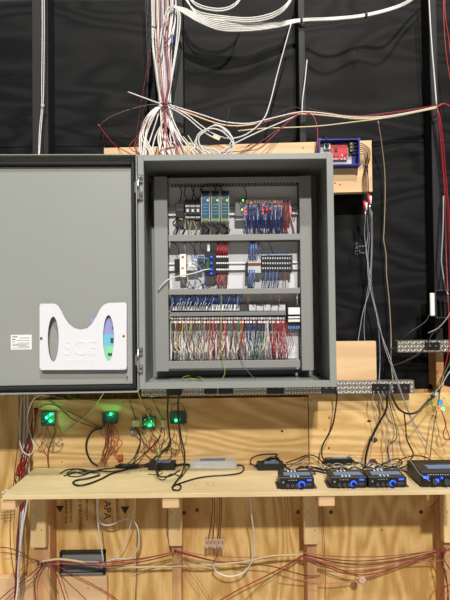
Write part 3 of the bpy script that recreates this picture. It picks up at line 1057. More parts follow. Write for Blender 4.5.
for i in range(84):
    x = 171 + i * 1.37 + jit(.4)
    c = pick(x)
    dx = jit(5)
    top = random.choice((320, 323.5))
    cable([(x, top, 1.902), (x + jit(.6), 327, 1.893), (x + dx * .4 + jit(1.2), 338, 1.885 + jit(.006)), (x + dx + jit(1.2), 350, 1.888 + jit(.006)), (x + dx * .8, 361.5, 1.92)],
          .0016, c, 'wire', '%s wire hanging from the long grey terminal strip into bottom duct' % c, 'wire', c + ' wires of the terminal strip', n=5)
bunch = MB()
for i in range(64):
    x = 171 + i * 1.78 + jit(.6)
    c = random.choice(('white', 'white', 'cream', 'red', 'dark red', 'white')) if x < 246 else ('red' if x > 270 else random.choice(('white', 'grey', 'blue', 'green', 'cream')))
    y0 = 340 + random.random() * 8
    bunch.tube([P(x + jit(1.5), y0 - 8, 1.897), P(x + jit(2), y0 + 3, 1.876), P(x + jit(3.5), 353, 1.873), P(x + jit(2), 361.5, 1.915)], .0017, wm(c), 5, 4)
for i in range(13):
    x = 172 + i * 3 + jit(1)
    bunch.tube([P(x + 2.5, 302 + jit(1), 1.886), P(x + 1, 305, 1.885), P(x - .6, 309.5, 1.895)], .0013, wm('white'), 4, 4)
bunch.build('wire_ends', None, 'mass of short white and red wire ends packed among the rainbow wires', 'wire', None, 'stuff')
for i in range(5):
    x = 281 + i * 1.3
    cable([(x, 322, 1.9), (x + 2 + jit(1.5), 332, 1.89), (x + 3.5 + i * .9, 343, 1.888), (x + 2 + jit(2), 353, 1.89), (x - 2 + jit(2), 361.5, 1.915)], .0012, 'red', 'wire', 'thin red wire bowed outward at right end of the rainbow', 'wire', 'bowed red wires', n=5)
t = dev('relay_unit', 'black-framed unit with white faces at right end of bottom row', 'relay', 294, 325)
MB().pbox(286.8, 304.5, 301, 324.5, 1.905, .05, 'black_plastic', .001).build('frame', t)
for (y0, y1) in ((307.5, 314.5), (316.5, 318.3), (319.5, 322)):
    MB().pbox(288.3, y0, 300, y1, 1.898, .01, 'white_plastic', .0008).build('face', t)
b = MB()
for i in range(5):
    b.pbox(288 + i * 2.5, 325.8, 289.9 + i * 2.5, 329, 1.91, .02, 'wire_pale_blue', .0006)
b.build('blue_terminal_row', t, 'blue terminals')
cable([(299, 344, 1.9), (292, 345.5, 1.895), (286, 344, 1.9)], .0011, 'pale blue', 'wire', 'thin blue wire stretched sideways to the right duct, bottom row', 'wire', n=4)
cable([(221, 294.5, 1.882), (221.5, 310, 1.878), (221, 340, 1.875), (222.5, 360, 1.872), (225, 372, 1.85), (222, 379.5, 1.80)], .0014, 'lime', 'ground_wire', 'green and yellow wire hanging in front of the rainbow to the enclosure floor', 'wire', n=6)
cable([(241, 360, 1.88), (245, 368, 1.86), (253, 377, 1.85), (256, 380, 1.83)], .0012, 'purple', 'wire', 'thin purple wire draped over the bottom duct', 'wire', n=5)


def floor_wire():
    z = EZ0 + .028
    pts = [(182, 379.5), (184, 377), (188, 375.8), (194, 376), (199, 377), (203, 379), (198, 380), (190, 378.2), (185, 379.5)]
    b = MB().tube([Q(x, y, EZ0 + tk + .004 + .006 * (k % 3)) for k, (x, y) in enumerate(pts)], .0022, wm('lime'), 6, 4)
    b.build('ground_wire', None, 'coiled green and yellow wire lying on the enclosure floor', 'wire')


floor_wire()

# ------------------------------------------------------------ blue tray with red circuit board
YT = 1.985
t = thing('controller_tray', 'dark blue open tray with a red circuit board, fixed to the pine board', 'controller', P(339, 165, 2.03))
b = MB()
x0, x1 = P(319, 152, YT).x, P(360, 152, YT).x
z0, z1 = P(340, 165.5, YT).z, P(340, 138.5, YT).z
b.box((x0, 2.023, z0), (x1, 2.029, z1), 'tray_blue')
wl = .007
for q in (((x0, z0), (x0 + wl, z1)), ((x1 - wl, z0), (x1, z1)), ((x0, z0), (x1, z0 + wl)), ((x0, z1 - wl), (x1, z1))):
    b.box((q[0][0], YT, q[0][1]), (q[1][0], 2.029, q[1][1]), 'tray_blue', .001)
for X in (x0 + .004, x1 - .004):
    for Z in (z0 + .004, z1 - .004):
        b.cyl((X, YT - .001, Z), (X, 2.029, Z), .0075, 'tray_blue', 12)
b.build('box', t)
MB().box((x0 + .009, 2.018, z0 + .010), (x1 - .03, 2.02, z1 - .012), 'light_grey').build('base_plate', t, 'pale grey plate')
MB().pbox(331, 144, 347.5, 160, 2.008, .004, 'pcb_red', .0005).build('circuit_board', t, 'red circuit board')
b = MB().pbox(334.5, 148, 337.5, 151.5, 2.004, .004, 'black_plastic')
for q in range(16):
    x, y = random.uniform(332, 346), random.uniform(145, 159)
    b.pbox(x, y, x + 1, y + .8, 2.006, .003, random.choice(('white_plastic', 'black_plastic', 'light_grey')))
for q in range(5):
    b.pbox(332 + q * 3, 158.4, 334 + q * 3, 159.6, 2.006, .003, 'light_grey')
b.build('components', t)
MB().pbox(324, 143, 330.5, 149, 2.005, .01, 'white_plastic', .001).build('jack', t)
MB().pbox(325.5, 144.3, 329, 147.8, 2, .006, 'black_plastic', .001).build('power_plug', t)
b = MB().pbox(349.5, 142, 354, 151.5, 1.995, .03, 'black_plastic', .001)
for y in (144, 147.5, 151):
    b.pbox(350.5, y - .8, 351.8, y + .3, 1.993, .003, 'brass')
    b.pbox(354, y - 1.5, 357, y - .2, 1.998, .008, 'black_plastic', .001)
b.build('screw_terminal', t)
for i in range(6):
    dx, dy = i * .9, i * 2.5
    pts = [(357 - .5, 143 + dy, 1.995), (361.5 + dx * .3, 143.5 + dy * .8, 1.985), (364.5 + (5 - i) * .9, 149 + dy * .5, 1.992), (365 + (5 - i) * .9, 160, 2.005), (363.5 + (i % 3) * 2.2, 176, 2.015), (364 + (i % 3) * 2.4, 194 + (i % 2) * 4, 2.015)]
    cable(pts, .0019, 'brown' if i in (1, 4) else 'black', 'wire', ('brown wire curving out of right side of the blue tray' if i in (1, 4) else 'black wire curving out of right side of the blue tray'), 'wire',
          ('brown' if i in (1, 4) else 'black') + ' wires from the blue tray', n=5)
cable([(327, 147, 1.998), (326.5, 140, 1.98), (325, 135.5, 1.99), (322, 138, 2.015)], .0022, 'black', 'power_cable', 'short black cord curling up out of the blue tray', 'cord', n=6)

# plugs of the audio cables
for (x, y, lb) in ((364.5, 201, 'red plug on hanging audio cables, lower and left of its pair'), (368.8, 194.5, 'red plug on hanging audio cables, upper and right of its pair')):
    t = thing('audio_plug', lb, 'plug', P(x, y + 12, 1.985))
    MB().cyl(P(x, y, 1.985), P(x, y + 9, 1.985), .0058, 'pcb_red', 10).build('sleeve', t)
    MB().cyl(P(x + 1.9, y + 1.5, 1.98), P(x + 1.9, y + 9.5, 1.98), .0045, 'white_plastic', 10).build('second_sleeve', t, 'white sleeve')
    MB().cyl(P(x + .8, y + 9.5, 1.985), P(x + .8, y + 16, 1.985), .004, 'silver_tip' if 'silver_tip' in MATS else mat('silver_tip', (200, 200, 205), .3, .8), 10).build('tip', t)

# ------------------------------------------------------------ diamond plate power strips
def diamond_strip(px0, px1, py0, py1, Yf, label, sockets, plugs=()):
    ym = (py0 + py1) / 2
    x0, x1 = P(px0, ym, Yf).x, P(px1, ym, Yf).x
    xm = (px0 + min(px1, 450)) / 2
    z0, z1 = P(xm, py1, Yf).z, P(xm, py0, Yf).z
    t = thing('power_strip', label, 'power strip', ((x0 + x1) / 2, Yf + .02, z0))
    MB().box((x0, Yf, z0), (x1, 2.029, z1), 'plate_metal', .002).build('housing', t)
    b = MB()
    h = z1 - z0
    k = 0
    X = x0 + .008
    ln, wd = .0098, .0036
    while X < x1 - .008:
        for row in range(3):
            zc = z0 + h * (row + .5) / 3
            a = R(45 if (k + row) % 2 else -45)
            ca, sa = math.cos(a), math.sin(a)
            vs = [Vector((X + dx * ca - dz * sa, 0, zc + dx * sa + dz * ca)) for dx, dz in ((-ln, 0), (0, -wd), (ln, 0), (0, wd))]
            base = [(v.x, Yf + .0005, v.z) for v in vs]
            top = [(X + (v.x - X) * .6, Yf - .0022, zc + (v.z - zc) * .6) for v in vs]
            b.add(base + top, [(4, 5, 6, 7), (0, 1, 5, 4), (1, 2, 6, 5), (2, 3, 7, 6), (3, 0, 4, 7)], 'tread_metal')
        X += .0140
        k += 1
    b.build('tread_pattern', t)
    for (a, c) in sockets:
        b = MB().pbox(a, py0 + 2.2 + (a - 300) * -.004, c, py1 - 1.5 + (a - 300) * -.004, Yf - .004, .006, 'black_plastic', .001)
        so = b.build('socket', t, 'black outlet')
        q = MB()
        for f in (.3, .7):
            x = a + (c - a) * f
            q.pbox(x - .3, ym - 1.5, x + .3, ym + .2, Yf - .0045, .001, 'mid_grey')
            q.pbox(x + .9, ym - 1.5, x + 1.4, ym + .2, Yf - .0045, .001, 'mid_grey')
        q.build('slots', so)
    return t


diamond_strip(141, 414.5, 382, 395.2, 1.992, 'long diamond plate power strip running under the enclosure', [(204, 217), (218.5, 233), (267, 284), (321, 337), (372, 389), (393.5, 410)])
diamond_strip(397.5, 478, 340.5, 352.3, 1.992, 'short diamond plate power strip at right edge, above the plywood', [(425, 440)])
t = thing('plug_adapter', 'bulky black plug hanging from power strip below enclosure left corner', 'plug', P(174, 396, 1.95))
MB().pbox(166.5, 386, 181.5, 395.5, 1.925, .038, 'black_plastic', .003).build('body', t)
for x in (168, 178.5):
    p = P(x, 395, 1.94)
    MB().cyl(p, (p.x, p.y, p.z - .014), .0042, 'black_plastic', 10, .003).build('strain_relief', t)

# box and white bar at right
t = thing('junction_box', 'black open junction box at right edge with black plugs', 'junction box', P(443, 318, 2.03))
b = MB()
x0, x1 = P(435, 304, 2.0).x, P(472, 304, 2.0).x
z0, z1 = P(442, 318, 2.0).z, P(442, 289.8, 2.0).z
b.box((x0, 2.03, z0), (x1, 2.066, z1), 'black_plastic')
for q in (((x0, z0), (x0 + .004, z1)), ((x1 - .004, z0), (x1, z1)), ((x0, z0), (x1, z0 + .004)), ((x0, z1 - .004), (x1, z1))):
    b.box((q[0][0], 1.998, q[0][1]), (q[1][0], 2.066, q[1][1]), 'dark_grey')
b.build('housing', t)
for i in range(3):
    p = P(441 + i * 4.2, 300 + i, 2.008)
    MB().cyl(p, p + Vector((0, .035, 0)), .009, 'black_plastic', 10).build('plug', t)
    MB().box((p.x - .006, 2.008, z0 + .006), (p.x + .006, 2.03, p.z - .012), 'black_plastic', .002).build('cord_grip', t)
p = P(432.2, 293, 1.985); q = P(432.5, 316, 1.985)
b = MB().box((p.x - .0085, 1.986, q.z), (p.x + .0125, 1.998, p.z), 'white_plastic', .003)
b.build('switch_bar', None, 'narrow white upright bar left of the black junction box', 'switch')
cable([(430, 313, 2.0), (425, 322, 1.98), (410, 332, 1.97), (399, 340, 1.985)], .003, 'black', 'power_cable', 'black cord sagging left above the short power strip', 'cord')
cable([(452, 312, 1.95), (443, 324, 1.93), (432, 334, 1.93), (425, 348, 1.93), (412, 358, 1.94), (398, 364, 1.955), (390, 366, 1.965)], .0035, 'black', 'power_cable', 'black cord crossing in front of the short power strip', 'cord')
cable([(455, 304, 1.94), (447, 318, 1.92), (438, 328, 1.92), (428, 333, 1.92)], .0025, 'grey', 'power_cable', 'grey cord leaving the black junction box towards the left', 'cord')
cable([(397, 347, 1.965), (392, 349, 1.96), (388, 349, 1.97)], .003, 'black', 'power_cable', 'short black cord at left end of the short power strip', 'cord')

# ------------------------------------------------------------ chalk writing on the black wall
b = MB()


def chalk(pts, mb=b):
    mb.tube([P(x, y, YW - .0004) for x, y in pts], .0010, 'chalk', 4, 2)


for pts in ([(358.2, 243.6), (356.5, 243), (355.6, 244.4), (357.6, 245.6), (357.6, 247.2), (355.4, 247.4)], [(360.6, 245.2), (359.4, 246.2), (360, 247.2), (361.2, 246)], [(362, 245.4), (362.8, 247.2), (363.8, 245.2)],
            [(365, 246.2), (366.5, 245.8), (365.6, 245), (364.9, 246.4), (366.4, 247.2)], [(355, 248.4), (359, 248.1)],
            [(358, 251), (356, 250.6), (355, 252.6), (356, 254.2), (358, 253.8)], [(359.6, 249.8), (359.6, 253.8)], [(359.7, 252.4), (361, 251.8), (361.4, 253.8)], [(363.6, 252), (362.4, 253), (363, 253.9), (364, 252.6), (364.4, 253.9)]):
    chalk(pts)
b.build('chalk_writing', None, 'two short lines of white chalk handwriting behind hanging grey cables', 'writing')

# ------------------------------------------------------------ things standing on the shelf
def amp(x0, x1, ybase, ytop, yback, label, grp='small amplifiers'):
    a, c = Q(x0, ybase, ZS), Q(x1, ybase, ZS)
    Yf = a.y
    zt_ = P((x0 + x1) / 2, ytop, Yf).z
    d = CAMR @ Vector((((x0 + x1) / 2 - 225.0) / F, -(yback - 300.0) / F, -1.0))
    Yb = min((zt_ - CH) / d.z * d.y, YL - .03)
    t = thing('amplifier', label, 'amplifier', ((a.x + c.x) / 2, (Yf + Yb) / 2, ZS), grp)
    zb_ = ZS + .005
    W = c.x - a.x
    MB().box((a.x, Yf, zb_), (c.x, Yb, zt_), mat('amp_case', (34, 33, 32), .45), .002).build('case', t)
    MB().box((a.x + .001, Yf - .004, zb_), (c.x - .001, Yf, zt_ - .001), 'black_plastic', .001).build('front_panel', t)
    for s in (-1, 1):
        X = a.x if s < 0 else c.x
        MB().box((X, Yf + .004, ZS), (X + s * .012, Yb - .004, ZS + .003), 'dark_grey').build('mounting_foot', t)
        MB().box((X - s * .003, Yf + .003, ZS), (X - s * .018, Yb - .003, zb_), 'black_plastic').build('base_rail', t)
    h = zt_ - zb_
    y = Yf - .004
    for f in (.22, .36, .49):
        k = MB().cyl((a.x + W * f, y - .010, zb_ + h * .33), (a.x + W * f, y, zb_ + h * .33), h * .17, 'dark_grey', 14)
        k.build('tone_knob', t)
    cx, cz = a.x + W * .63, zb_ + h * .36
    vk = MB().cyl((cx, y - .013, cz), (cx, y, cz), h * .22, 'black_plastic', 18).build('volume_knob', t)
    MB().ring((cx, y - .002, cz), (cx, y + .001, cz), h * .20, h * .32, 'led_blue', 20).build('light_ring', vk, 'glowing blue ring')
    MB().box((a.x + W * .79, y - .0012, zb_ + h * .70), (a.x + W * .92, y + .001, zb_ + h * .84), 'led_blue').build('display', t, 'glowing blue display')
    MB().cyl((a.x + W * .09, y - .004, zb_ + h * .62), (a.x + W * .09, y, zb_ + h * .62), h * .1, 'chrome', 10).build('jack', t)
    MB().box((a.x + W * .76, y - .002, zb_ + h * .25), (a.x + W * .92, y, zb_ + h * .45), 'dark_grey', .0006).build('port', t)
    b = MB()
    for f in (.25, .32, .39, .46):
        b.box((a.x + W * f, y - .0008, zb_ + h * .75), (a.x + W * f + .004, y, zb_ + h * .80), 'light_grey')
    b.build('front_markings', t)
    dY = Yb - Yf
    MB().box((a.x + W * .14, Yf + dY * .25, zt_), (a.x + W * .93, Yf + dY * .68, zt_ + .0008), 'tape_blue').build('tape_label', t, 'strip of blue tape')
    b = MB()
    for f in (.32, .42, .52):
        b.box((a.x + W * f, Yf + dY * .05, zt_), (a.x + W * f + .006, Yf + dY * .22, zt_ + .0006), 'white_plastic')
        b.box((a.x + W * (f - .03), Yf + dY * .75, zt_), (a.x + W * (f - .03) + .006, Yf + dY * .95, zt_ + .0006), 'white_plastic')
    b.build('vent_marks', t, 'white slots in the lid')
    return t


amp(280, 314.5, 489.5, 477.3, 470, 'small black amplifier standing apart, leftmost of three on the shelf')
amp(331, 367, 488.5, 477, 469.5, 'small black amplifier in the middle of three on the shelf')
amp(368.5, 407, 488, 476.6, 469, 'small black amplifier next to the large amplifier, right of three')

a = Q(421, 487.5, ZS)
Yf = a.y; zt_ = P(430, 471.5, Yf).z
d_ = CAMR @ Vector(((430 - 225.0) / F, -(459.5 - 300.0) / F, -1.0))
Yb = (zt_ - CH) / d_.z * d_.y
X1 = P(474, 480, Yf).x
t = thing('amplifier', 'large black amplifier at right end of the shelf, cut by picture edge', 'amplifier', ((a.x + X1) / 2, (Yf + Yb) / 2, ZS))
MB().box((a.x, Yf, ZS + .006), (X1, Yb, zt_), 'amp_case', .003).build('case', t)
MB().box((a.x + .002, Yf - .006, ZS + .007), (X1 - .002, Yf, zt_ - .002), 'black_plastic', .002).build('front_panel', t)
for X in (a.x + .02, X1 - .02):
    for Y in (Yf + .02, Yb - .02):
        MB().cyl((X, Y, ZS), (X, Y, ZS + .006), .009, 'black_plastic', 12).build('foot', t)
h = zt_ - ZS
y = Yf - .006
for px_, r_ in ((434, .010), (446, .012), (455, .010), (463, .010)):
    p = P(px_, 483, y)
    MB().cyl((p.x, y - .012, ZS + h * .42), (p.x, y, ZS + h * .42), r_, 'dark_grey', 16).build('knob', t)
for (x0, y0, x1, y1) in ((423.5, 476, 429, 478.6), (433, 479, 439, 482.5), (441, 477, 443, 479)):
    MB().pbox(x0, y0, x1, y1, y - .001, .002, 'led_blue').build('display', t, 'glowing blue display')
b = MB()
for k in range(12):
    b.pbox(428 + k * 2.4, 474.3, 429.2 + k * 2.4, 475, y - .0006, .001, 'light_grey')
b.build('front_markings', t)
MB().box((P(429, 466, 1.8).x, Yf + (Yb - Yf) * .22, zt_), (X1 - .02, Yf + (Yb - Yf) * .52, zt_ + .0008), 'tape_blue').build('tape_label', t, 'strip of blue tape')
b = MB()
for r_ in range(2):
    for k in range(16):
        X = a.x + .015 + k * .0105
        Y = Yf + (Yb - Yf) * (.70 + .14 * r_)
        b.box((X, Y, zt_), (X + .006, Y + .008, zt_ + .0006), 'void_black')
b.build('vent_slots', t)


def brick(x0, x1, ybase, ytop, yback, label, mt, tape=True, name='power_adapter', cat='power adapter', rot=0):
    a, c = Q(x0, ybase, ZS), Q(x1, ybase, ZS)
    Yf = a.y
    zt_ = P((x0 + x1) / 2, ytop, Yf).z
    d = CAMR @ Vector((((x0 + x1) / 2 - 225.0) / F, -(yback - 300.0) / F, -1.0))
    Yb = min((zt_ - CH) / d.z * d.y, YL - .004)
    t = thing(name, label, cat, ((a.x + c.x) / 2, (Yf + Yb) / 2, ZS))
    b = MB().box((a.x, Yf, ZS), (c.x, Yb, zt_), mt, .003)
    W = c.x - a.x
    if name == 'led_driver':
        for k in range(5):
            z = ZS + (zt_ - ZS) * (.15 + .17 * k)
            b.box((a.x + .002, Yf - .0015, z), (c.x - .002, Yf + .001, z + .003), mt, .0008)
    b.build('case', t)
    if tape:
        f0, f1 = (.28, .82) if name != 'led_driver' else (.2, .76)
        MB().box((a.x + W * f0, Yf + (Yb - Yf) * .2, zt_), (a.x + W * f1, Yf + (Yb - Yf) * .8, zt_ + .0008), 'tape_blue').build('tape_label', t, 'strip of blue tape')
    if name == 'led_driver':
        for X in (a.x, c.x):
            s = -1 if X == a.x else 1
            MB().box((X, Yf + .003, ZS + .002), (X + s * .003, Yb - .003, zt_ - .002), 'white_plastic', .001).build('end_cap', t)
    else:
        s = -1
        for X, s in ((a.x, -1), (c.x, 1)):
            zc = ZS + (zt_ - ZS) * .5
            MB().cyl((X, (Yf + Yb) / 2, zc), (X + s * .012, (Yf + Yb) / 2, zc), .006, 'black_plastic', 10, .004).build('strain_relief', t)
    return t


brick(148, 175, 470.7, 463.5, 459.8, 'black power adapter tangled in black cord, left of the silver driver', 'black_plastic')
brick(191, 236, 469.8, 461.5, 456.2, 'long silver driver with blue tape at mid shelf', 'aluminium', name='led_driver', cat='driver')
brick(257.5, 284.5, 471, 464.5, 460.3, 'black power adapter alone with a bent cord, right of the silver driver', 'black_plastic')
brick(325.5, 353, 466, 458.5, 454.5, 'black power adapter lying behind the small amplifiers', 'black_plastic')
t = brick(117, 137, 469, 465.5, 463, 'small flat black plug block among cords, below the second green board', 'black_plastic', tape=False)

# cords lying on the shelf, by shelf position
def scord(pts, r, c, label, cat='cord', name='power_cable', group=None):
    """points (px, py) lie on the shelf top, (px, py, depth) hang free"""
    w3 = []
    for p in pts:
        if len(p) == 2:
            w3.append(Q(p[0], p[1], ZS + r + .0005))
        elif p[2] < 1:
            w3.append(Q(p[0], p[1], ZS + p[2]))
        else:
            w3.append(P(*p))
    for v in w3:
        v.y = min(v.y, YL - r - .001)
        v.z = max(v.z, ZS + r) if v.y > YSF - .002 and v.z < ZS + .01 and v.z > ZS - .01 else v.z
    return MB().tube(w3, r, wm(c), 7, 5).build(name, None, label, cat, group)


scord([(257, 467, .012), (251, 463.5, .02), (252, 456, .035), (262, 449.5, .05), (275, 448.5, .05), (272, 453, .035), (266, 459.5, .03), (262, 461, .028)], .0026, 'black', 'black cord looped up over the lone adapter right of driver')
scord([(266, 460, .03), (271, 457, .034), (277, 458, .034), (279, 460.5, .03)], .006, 'black', 'thick bound end of cord on top of the lone adapter')
scord([(285, 466, .012), (291, 470), (297, 470.5), (305, 473), (316, 474)], .003, 'black', 'black cord from the lone adapter towards the leftmost small amplifier')
scord([(286, 463, .015), (297, 459, .04), (308, 455, .05), (317, 457, .045), (324, 464, .012)], .003, 'black', 'black cord arching from lone adapter to the adapter behind amplifiers')
scord([(287, 468), (298, 462, .02), (312, 460, .035), (325, 470), (338, 472), (352, 468)], .002, 'tan', 'tan cord wavering behind the small amplifiers', name='audio_cable')
scord([(300, 474), (312, 470.5), (326, 473), (330, 472)], .004, 'black', 'thick black cord bunched between the first two small amplifiers')
scord([(296, 469), (310, 466.5), (322, 470), (334, 468.5), (348, 469.5)], .003, 'black', 'black cord lying in front of the adapter behind amplifiers')
scord([(353, 462, .012), (360, 463), (366, 468), (374, 462), (384, 466), (395, 467), (400, 460, .03), (412, 456, .05), (425, 457, .05), (436, 464, .05)], .003, 'black', 'black cord winding along the plywood to the top of the large amplifier')
scord([(346, 457.5, .03), (352, 455, .05), (358, 459, .035), (368, 468), (378, 469), (392, 468)], .002, 'silver', 'silver grey cord looping over the adapter behind the amplifiers', name='audio_cable')
scord([(356, 470), (366, 463), (378, 465), (388, 462), (396, 469)], .0025, 'silver', 'silver grey cord curled behind the amplifier pair', name='audio_cable')
scord([(375, 467), (383, 464), (391, 460, .02), (399, 459, .03), (402, 463), (396, 467), (386, 468)], .003, 'black', 'black cord curled tightly left of the large amplifier')
scord([(60, 473.5), (68, 469.5), (80, 469), (92, 471), (104, 469), (117, 467.5)], .0028, 'black', 'black cord at the back left of the shelf, uppermost of its tangle')
scord([(64, 476), (74, 472), (84, 474), (96, 471), (110, 471.5), (124, 470), (148, 466.5)], .0028, 'black', 'black cord at the back left of the shelf running to the tangled adapter')
scord([(67, 473), (76, 469), (88, 473), (78, 476.5), (68, 475.5), (78, 472), (100, 473)], .0024, 'black', 'black cord curled into a flat loop at back left of the shelf')
scord([(100, 475), (90, 478), (78, 480), (73, 482.5), (78, 485.5), (88, 484), (100, 479.5), (112, 473.5), (124, 470), (137, 466)], .0042, 'black', 'thick black cord looping forward on the left part of the shelf')
scord([(137, 467, .008), (150, 462, .02), (158, 454, .06), (167, 447, .1), (170, 441, 1.97)], .003, 'black', 'black cord rising from tangled adapter into the air')
scord([(134, 466, .01), (142, 464.5, .02), (150, 466), (162, 472), (158, 474.5), (148, 474)], .0016, 'dark red', 'thin dark red cord in front of the tangled adapter')
scord([(175, 466, .012), (182, 464, .014), (191, 465, .012)], .004, 'black', 'thick black cord joining tangled adapter and silver driver')
scord([(236, 465, .012), (242, 465.5), (244, 469), (240, 473), (228, 475), (212, 476), (198, 478), (184, 482), (174, 486), (173, 489.5), (179, 490), (181, 486), (176, 484)], .0034, 'black', 'long black cord from the right end of silver driver sweeping forward')
cable([(168, 396, 1.94), (167.5, 415, 1.945), (169.5, 435, 1.95), (170, 446, 1.94), (160, 455, 1.93), (156, 466, 1.90), (159, 476, 1.86), (170, 476, 1.84), (180, 470, 1.85)], .0036, 'black', 'power_cable', 'left of two black cords dropping from the bulky plug to shelf', 'cord', n=8)
scord([(178.5, 396, 1.94), (178, 415, 1.945), (181, 437, 1.94), (184.5, 452, 1.92), (184, 466, .05), (181, 475, .02), (175, 483), (172, 487.5)], .0036, 'black', 'right of two black cords dropping from the bulky plug to shelf')
scord([(160, 470), (157, 476), (163, 480), (171, 474), (181, 476), (186, 471), (189, 466), (186, 463, .015)], .0022, 'black', 'thin black cord looped in front of the tangled adapter')
cable([(337, 391, 1.962), (336.5, 402, 1.985), (333, 424, 2.0), (327, 437, 2.005), (322.5, 446, 2.005), (322, 456, 1.99), (326, 463, 1.985)], .0036, 'black', 'power_cable', 'single black cord hanging from the strip near the plywood seam', 'cord', n=8)

# thin leads cluttering the back of the shelf behind the amplifiers
for i in range(9):
    x = 296 + i * 12 + jit(3)
    scord([(x, 466 + jit(1.5), .006), (x + 7, 463.5 + jit(1), .02 + random.random() * .02), (x + 15, 467 + jit(1.5), .006), (x + 22, 470 + jit(1.5)), (x + 28, 468 + jit(2))], .0018, ('silver', 'tan', 'grey')[i % 3],
          '%s lead tangled on the shelf behind the small amplifiers' % ('silver grey', 'tan', 'dull grey')[i % 3], 'cable', 'audio_cable', ('silver', 'tan', 'grey')[i % 3] + ' leads behind the amplifiers')
for i in range(8):
    x = 296 + i * 13 + jit(3)
    scord([(x, 470 + jit(1)), (x + 6, 466.5 + jit(1), .012), (x + 13, 469 + jit(1), .008), (x + 20, 472 + jit(1))], .0026, 'black', 'short black lead tangled on the shelf behind the small amplifiers', 'cable', 'audio_cable', 'black leads behind the amplifiers')

# small shelf-left items
scord([(2, 493), (6, 490.5), (10, 491.5)], .003, 'white', 'white cable stub at left tip of the shelf', 'cable', 'network_cable')

# ------------------------------------------------------------ green-lit circuit boards on the plywood
def led_board(x0, y0, x1, y1, leds, label, mt='pcb_teal'):
    t = thing('circuit_board', label, 'circuit board', P((x0 + x1) / 2, y1, YL))
    MB().pbox(x0, y0, x1, y1, YL - .012, .003, mt, .0005).build('board', t)
    b = MB()
    for i in range(6):
        x = x0 + 1 + i * (x1 - x0 - 2) / 6
        b.pbox(x, y1 - 2.2, x + 1.5, y1 + .6, YL - .018, .008, 'dark_grey', .0006)
    for i in range(8):
        x, y = random.uniform(x0 + 1, x1 - 2), random.uniform(y0 + 1, y1 - 4)
        b.pbox(x, y, x + 1.3, y + 1, YL - .0145, .003, random.choice(('black_plastic', 'light_grey', 'pcb_blue')))
    b.build('components', t)
    for X in (x0 + .8, x1 - .8):
        p = P(X, (y0 + y1) / 2, YL - .01)
        MB().cyl(p, (p.x, YL, p.z), .003, 'steel', 8).build('standoff', t)
    for (lx, ly, pw) in leds:
        p = P(lx, ly, YL - .018)
        MB().sphere(p, .0055, 'led_green', 7).build('green_led', t, 'glowing green light')
        d = bpy.data.lights.new('led_glow', 'POINT')
        d.energy = pw; d.color = (.1, 1, .35); d.shadow_soft_size = .006
        o = bpy.data.objects.new('led_glow', d)
        COL.objects.link(o)
        o.parent = t
        o.location = (p.x - t['_o'][0], p.y - .012 - t['_o'][1], p.z - t['_o'][2])
    return t


led_board(41, 412, 55, 425.5, [(50.5, 414.5, .05), (50.5, 421, .05), (46.5, 417.5, .02)], 'teal circuit board with bright green lights at far left of plywood')
led_board(102, 412.5, 118, 423.5, [(110.8, 414, .06)], 'teal circuit board with one green light, second from left on plywood')
led_board(142, 417, 156, 429, [(149.5, 425.3, .06)], 'dark circuit board with green light half hidden by wires, third on plywood', 'pcb_green')
led_board(170, 412, 186.5, 423.5, [(176, 420.5, .012)], 'dark teal circuit board with faint green light below the bulky plug')

# small hanging controller at the right
t = thing('led_controller', 'small blue and white controller glowing green and red at right edge', 'controller', P(441, 409, 1.99))
MB().pbox(438.5, 400, 443, 406, 1.985, .012, 'pale_blue_case' if 'pale_blue_case' in MATS else mat('pale_blue_case', (90, 140, 190), .4), .002).build('case', t)
for (x, y, mm, cc_) in ((443, 409, 'led_green', (.1, 1, .3)), (439, 408, 'led_red', (1, .15, .1))):
    p = P(x, y, 1.983)
    MB().sphere(p, .006, mm, 7).build('status_led', t)
d = bpy.data.lights.new('led_glow', 'POINT'); d.energy = .035; d.color = (.15, 1, .35); d.shadow_soft_size = .006
o = bpy.data.objects.new('led_glow', d); COL.objects.link(o); o.parent = t
p = P(443, 409, 1.965); o.location = p - Vector(t['_o'])

# wires on the plywood
YP_ = YL - .010
Wr = .0018


def pw(pts, c, label, r=Wr, Y=None, cat='cable', name='signal_cable', group=None):
    cable([(p[0], p[1], (p[2] if len(p) > 2 else (Y or YP_))) for p in pts], r, c, name, label, cat, group, n=6, step=5)


pw([(54, 425), (55, 433), (51, 442), (48, 452), (48, 464), (50, 471), (56, 475.5, 1.99), (64, 476, 1.96)], 'brown', 'brown wire falling from far-left board to the shelf', .0024)
pw([(39, 419), (37, 430), (41, 441), (50, 446), (59, 441), (61, 432), (56, 425)], 'tan', 'tan wire loop hanging under the far-left board', .0014)
pw([(46, 425), (52, 438), (58, 446), (63, 443), (60, 450), (52, 452), (47, 446), (52, 440)], 'brown', 'thin brown wire curled under the far-left board', .0012)
pw([(38, 412), (34, 420), (37, 428), (33, 440)], 'green', 'dark green wire left of the far-left board', .0014)
pw([(106, 389, 1.985), (97, 403), (84, 418), (70, 429), (64, 433)], 'cream', 'cream cable slanting between the two left boards', .0030)
pw([(40, 399), (52, 396), (70, 401), (90, 404), (112, 405), (140, 404), (165, 406), (188, 404)], 'cream', 'thin cream wire strung along the top of the plywood', .0014)
pw([(44, 397), (60, 407), (82, 418), (100, 427), (104, 425)], 'brown', 'brown wire from top left to the second board', .0020)
pw([(37, 409), (48, 404), (60, 408), (71, 418), (84, 424), (100, 429)], 'dark red', 'dark red wire arching over the far-left board', .0020)
pw([(66, 394, 2.0), (75, 399), (90, 400), (112, 403), (130, 402)], 'lime', 'thin green wire along the top of the plywood', .0012)
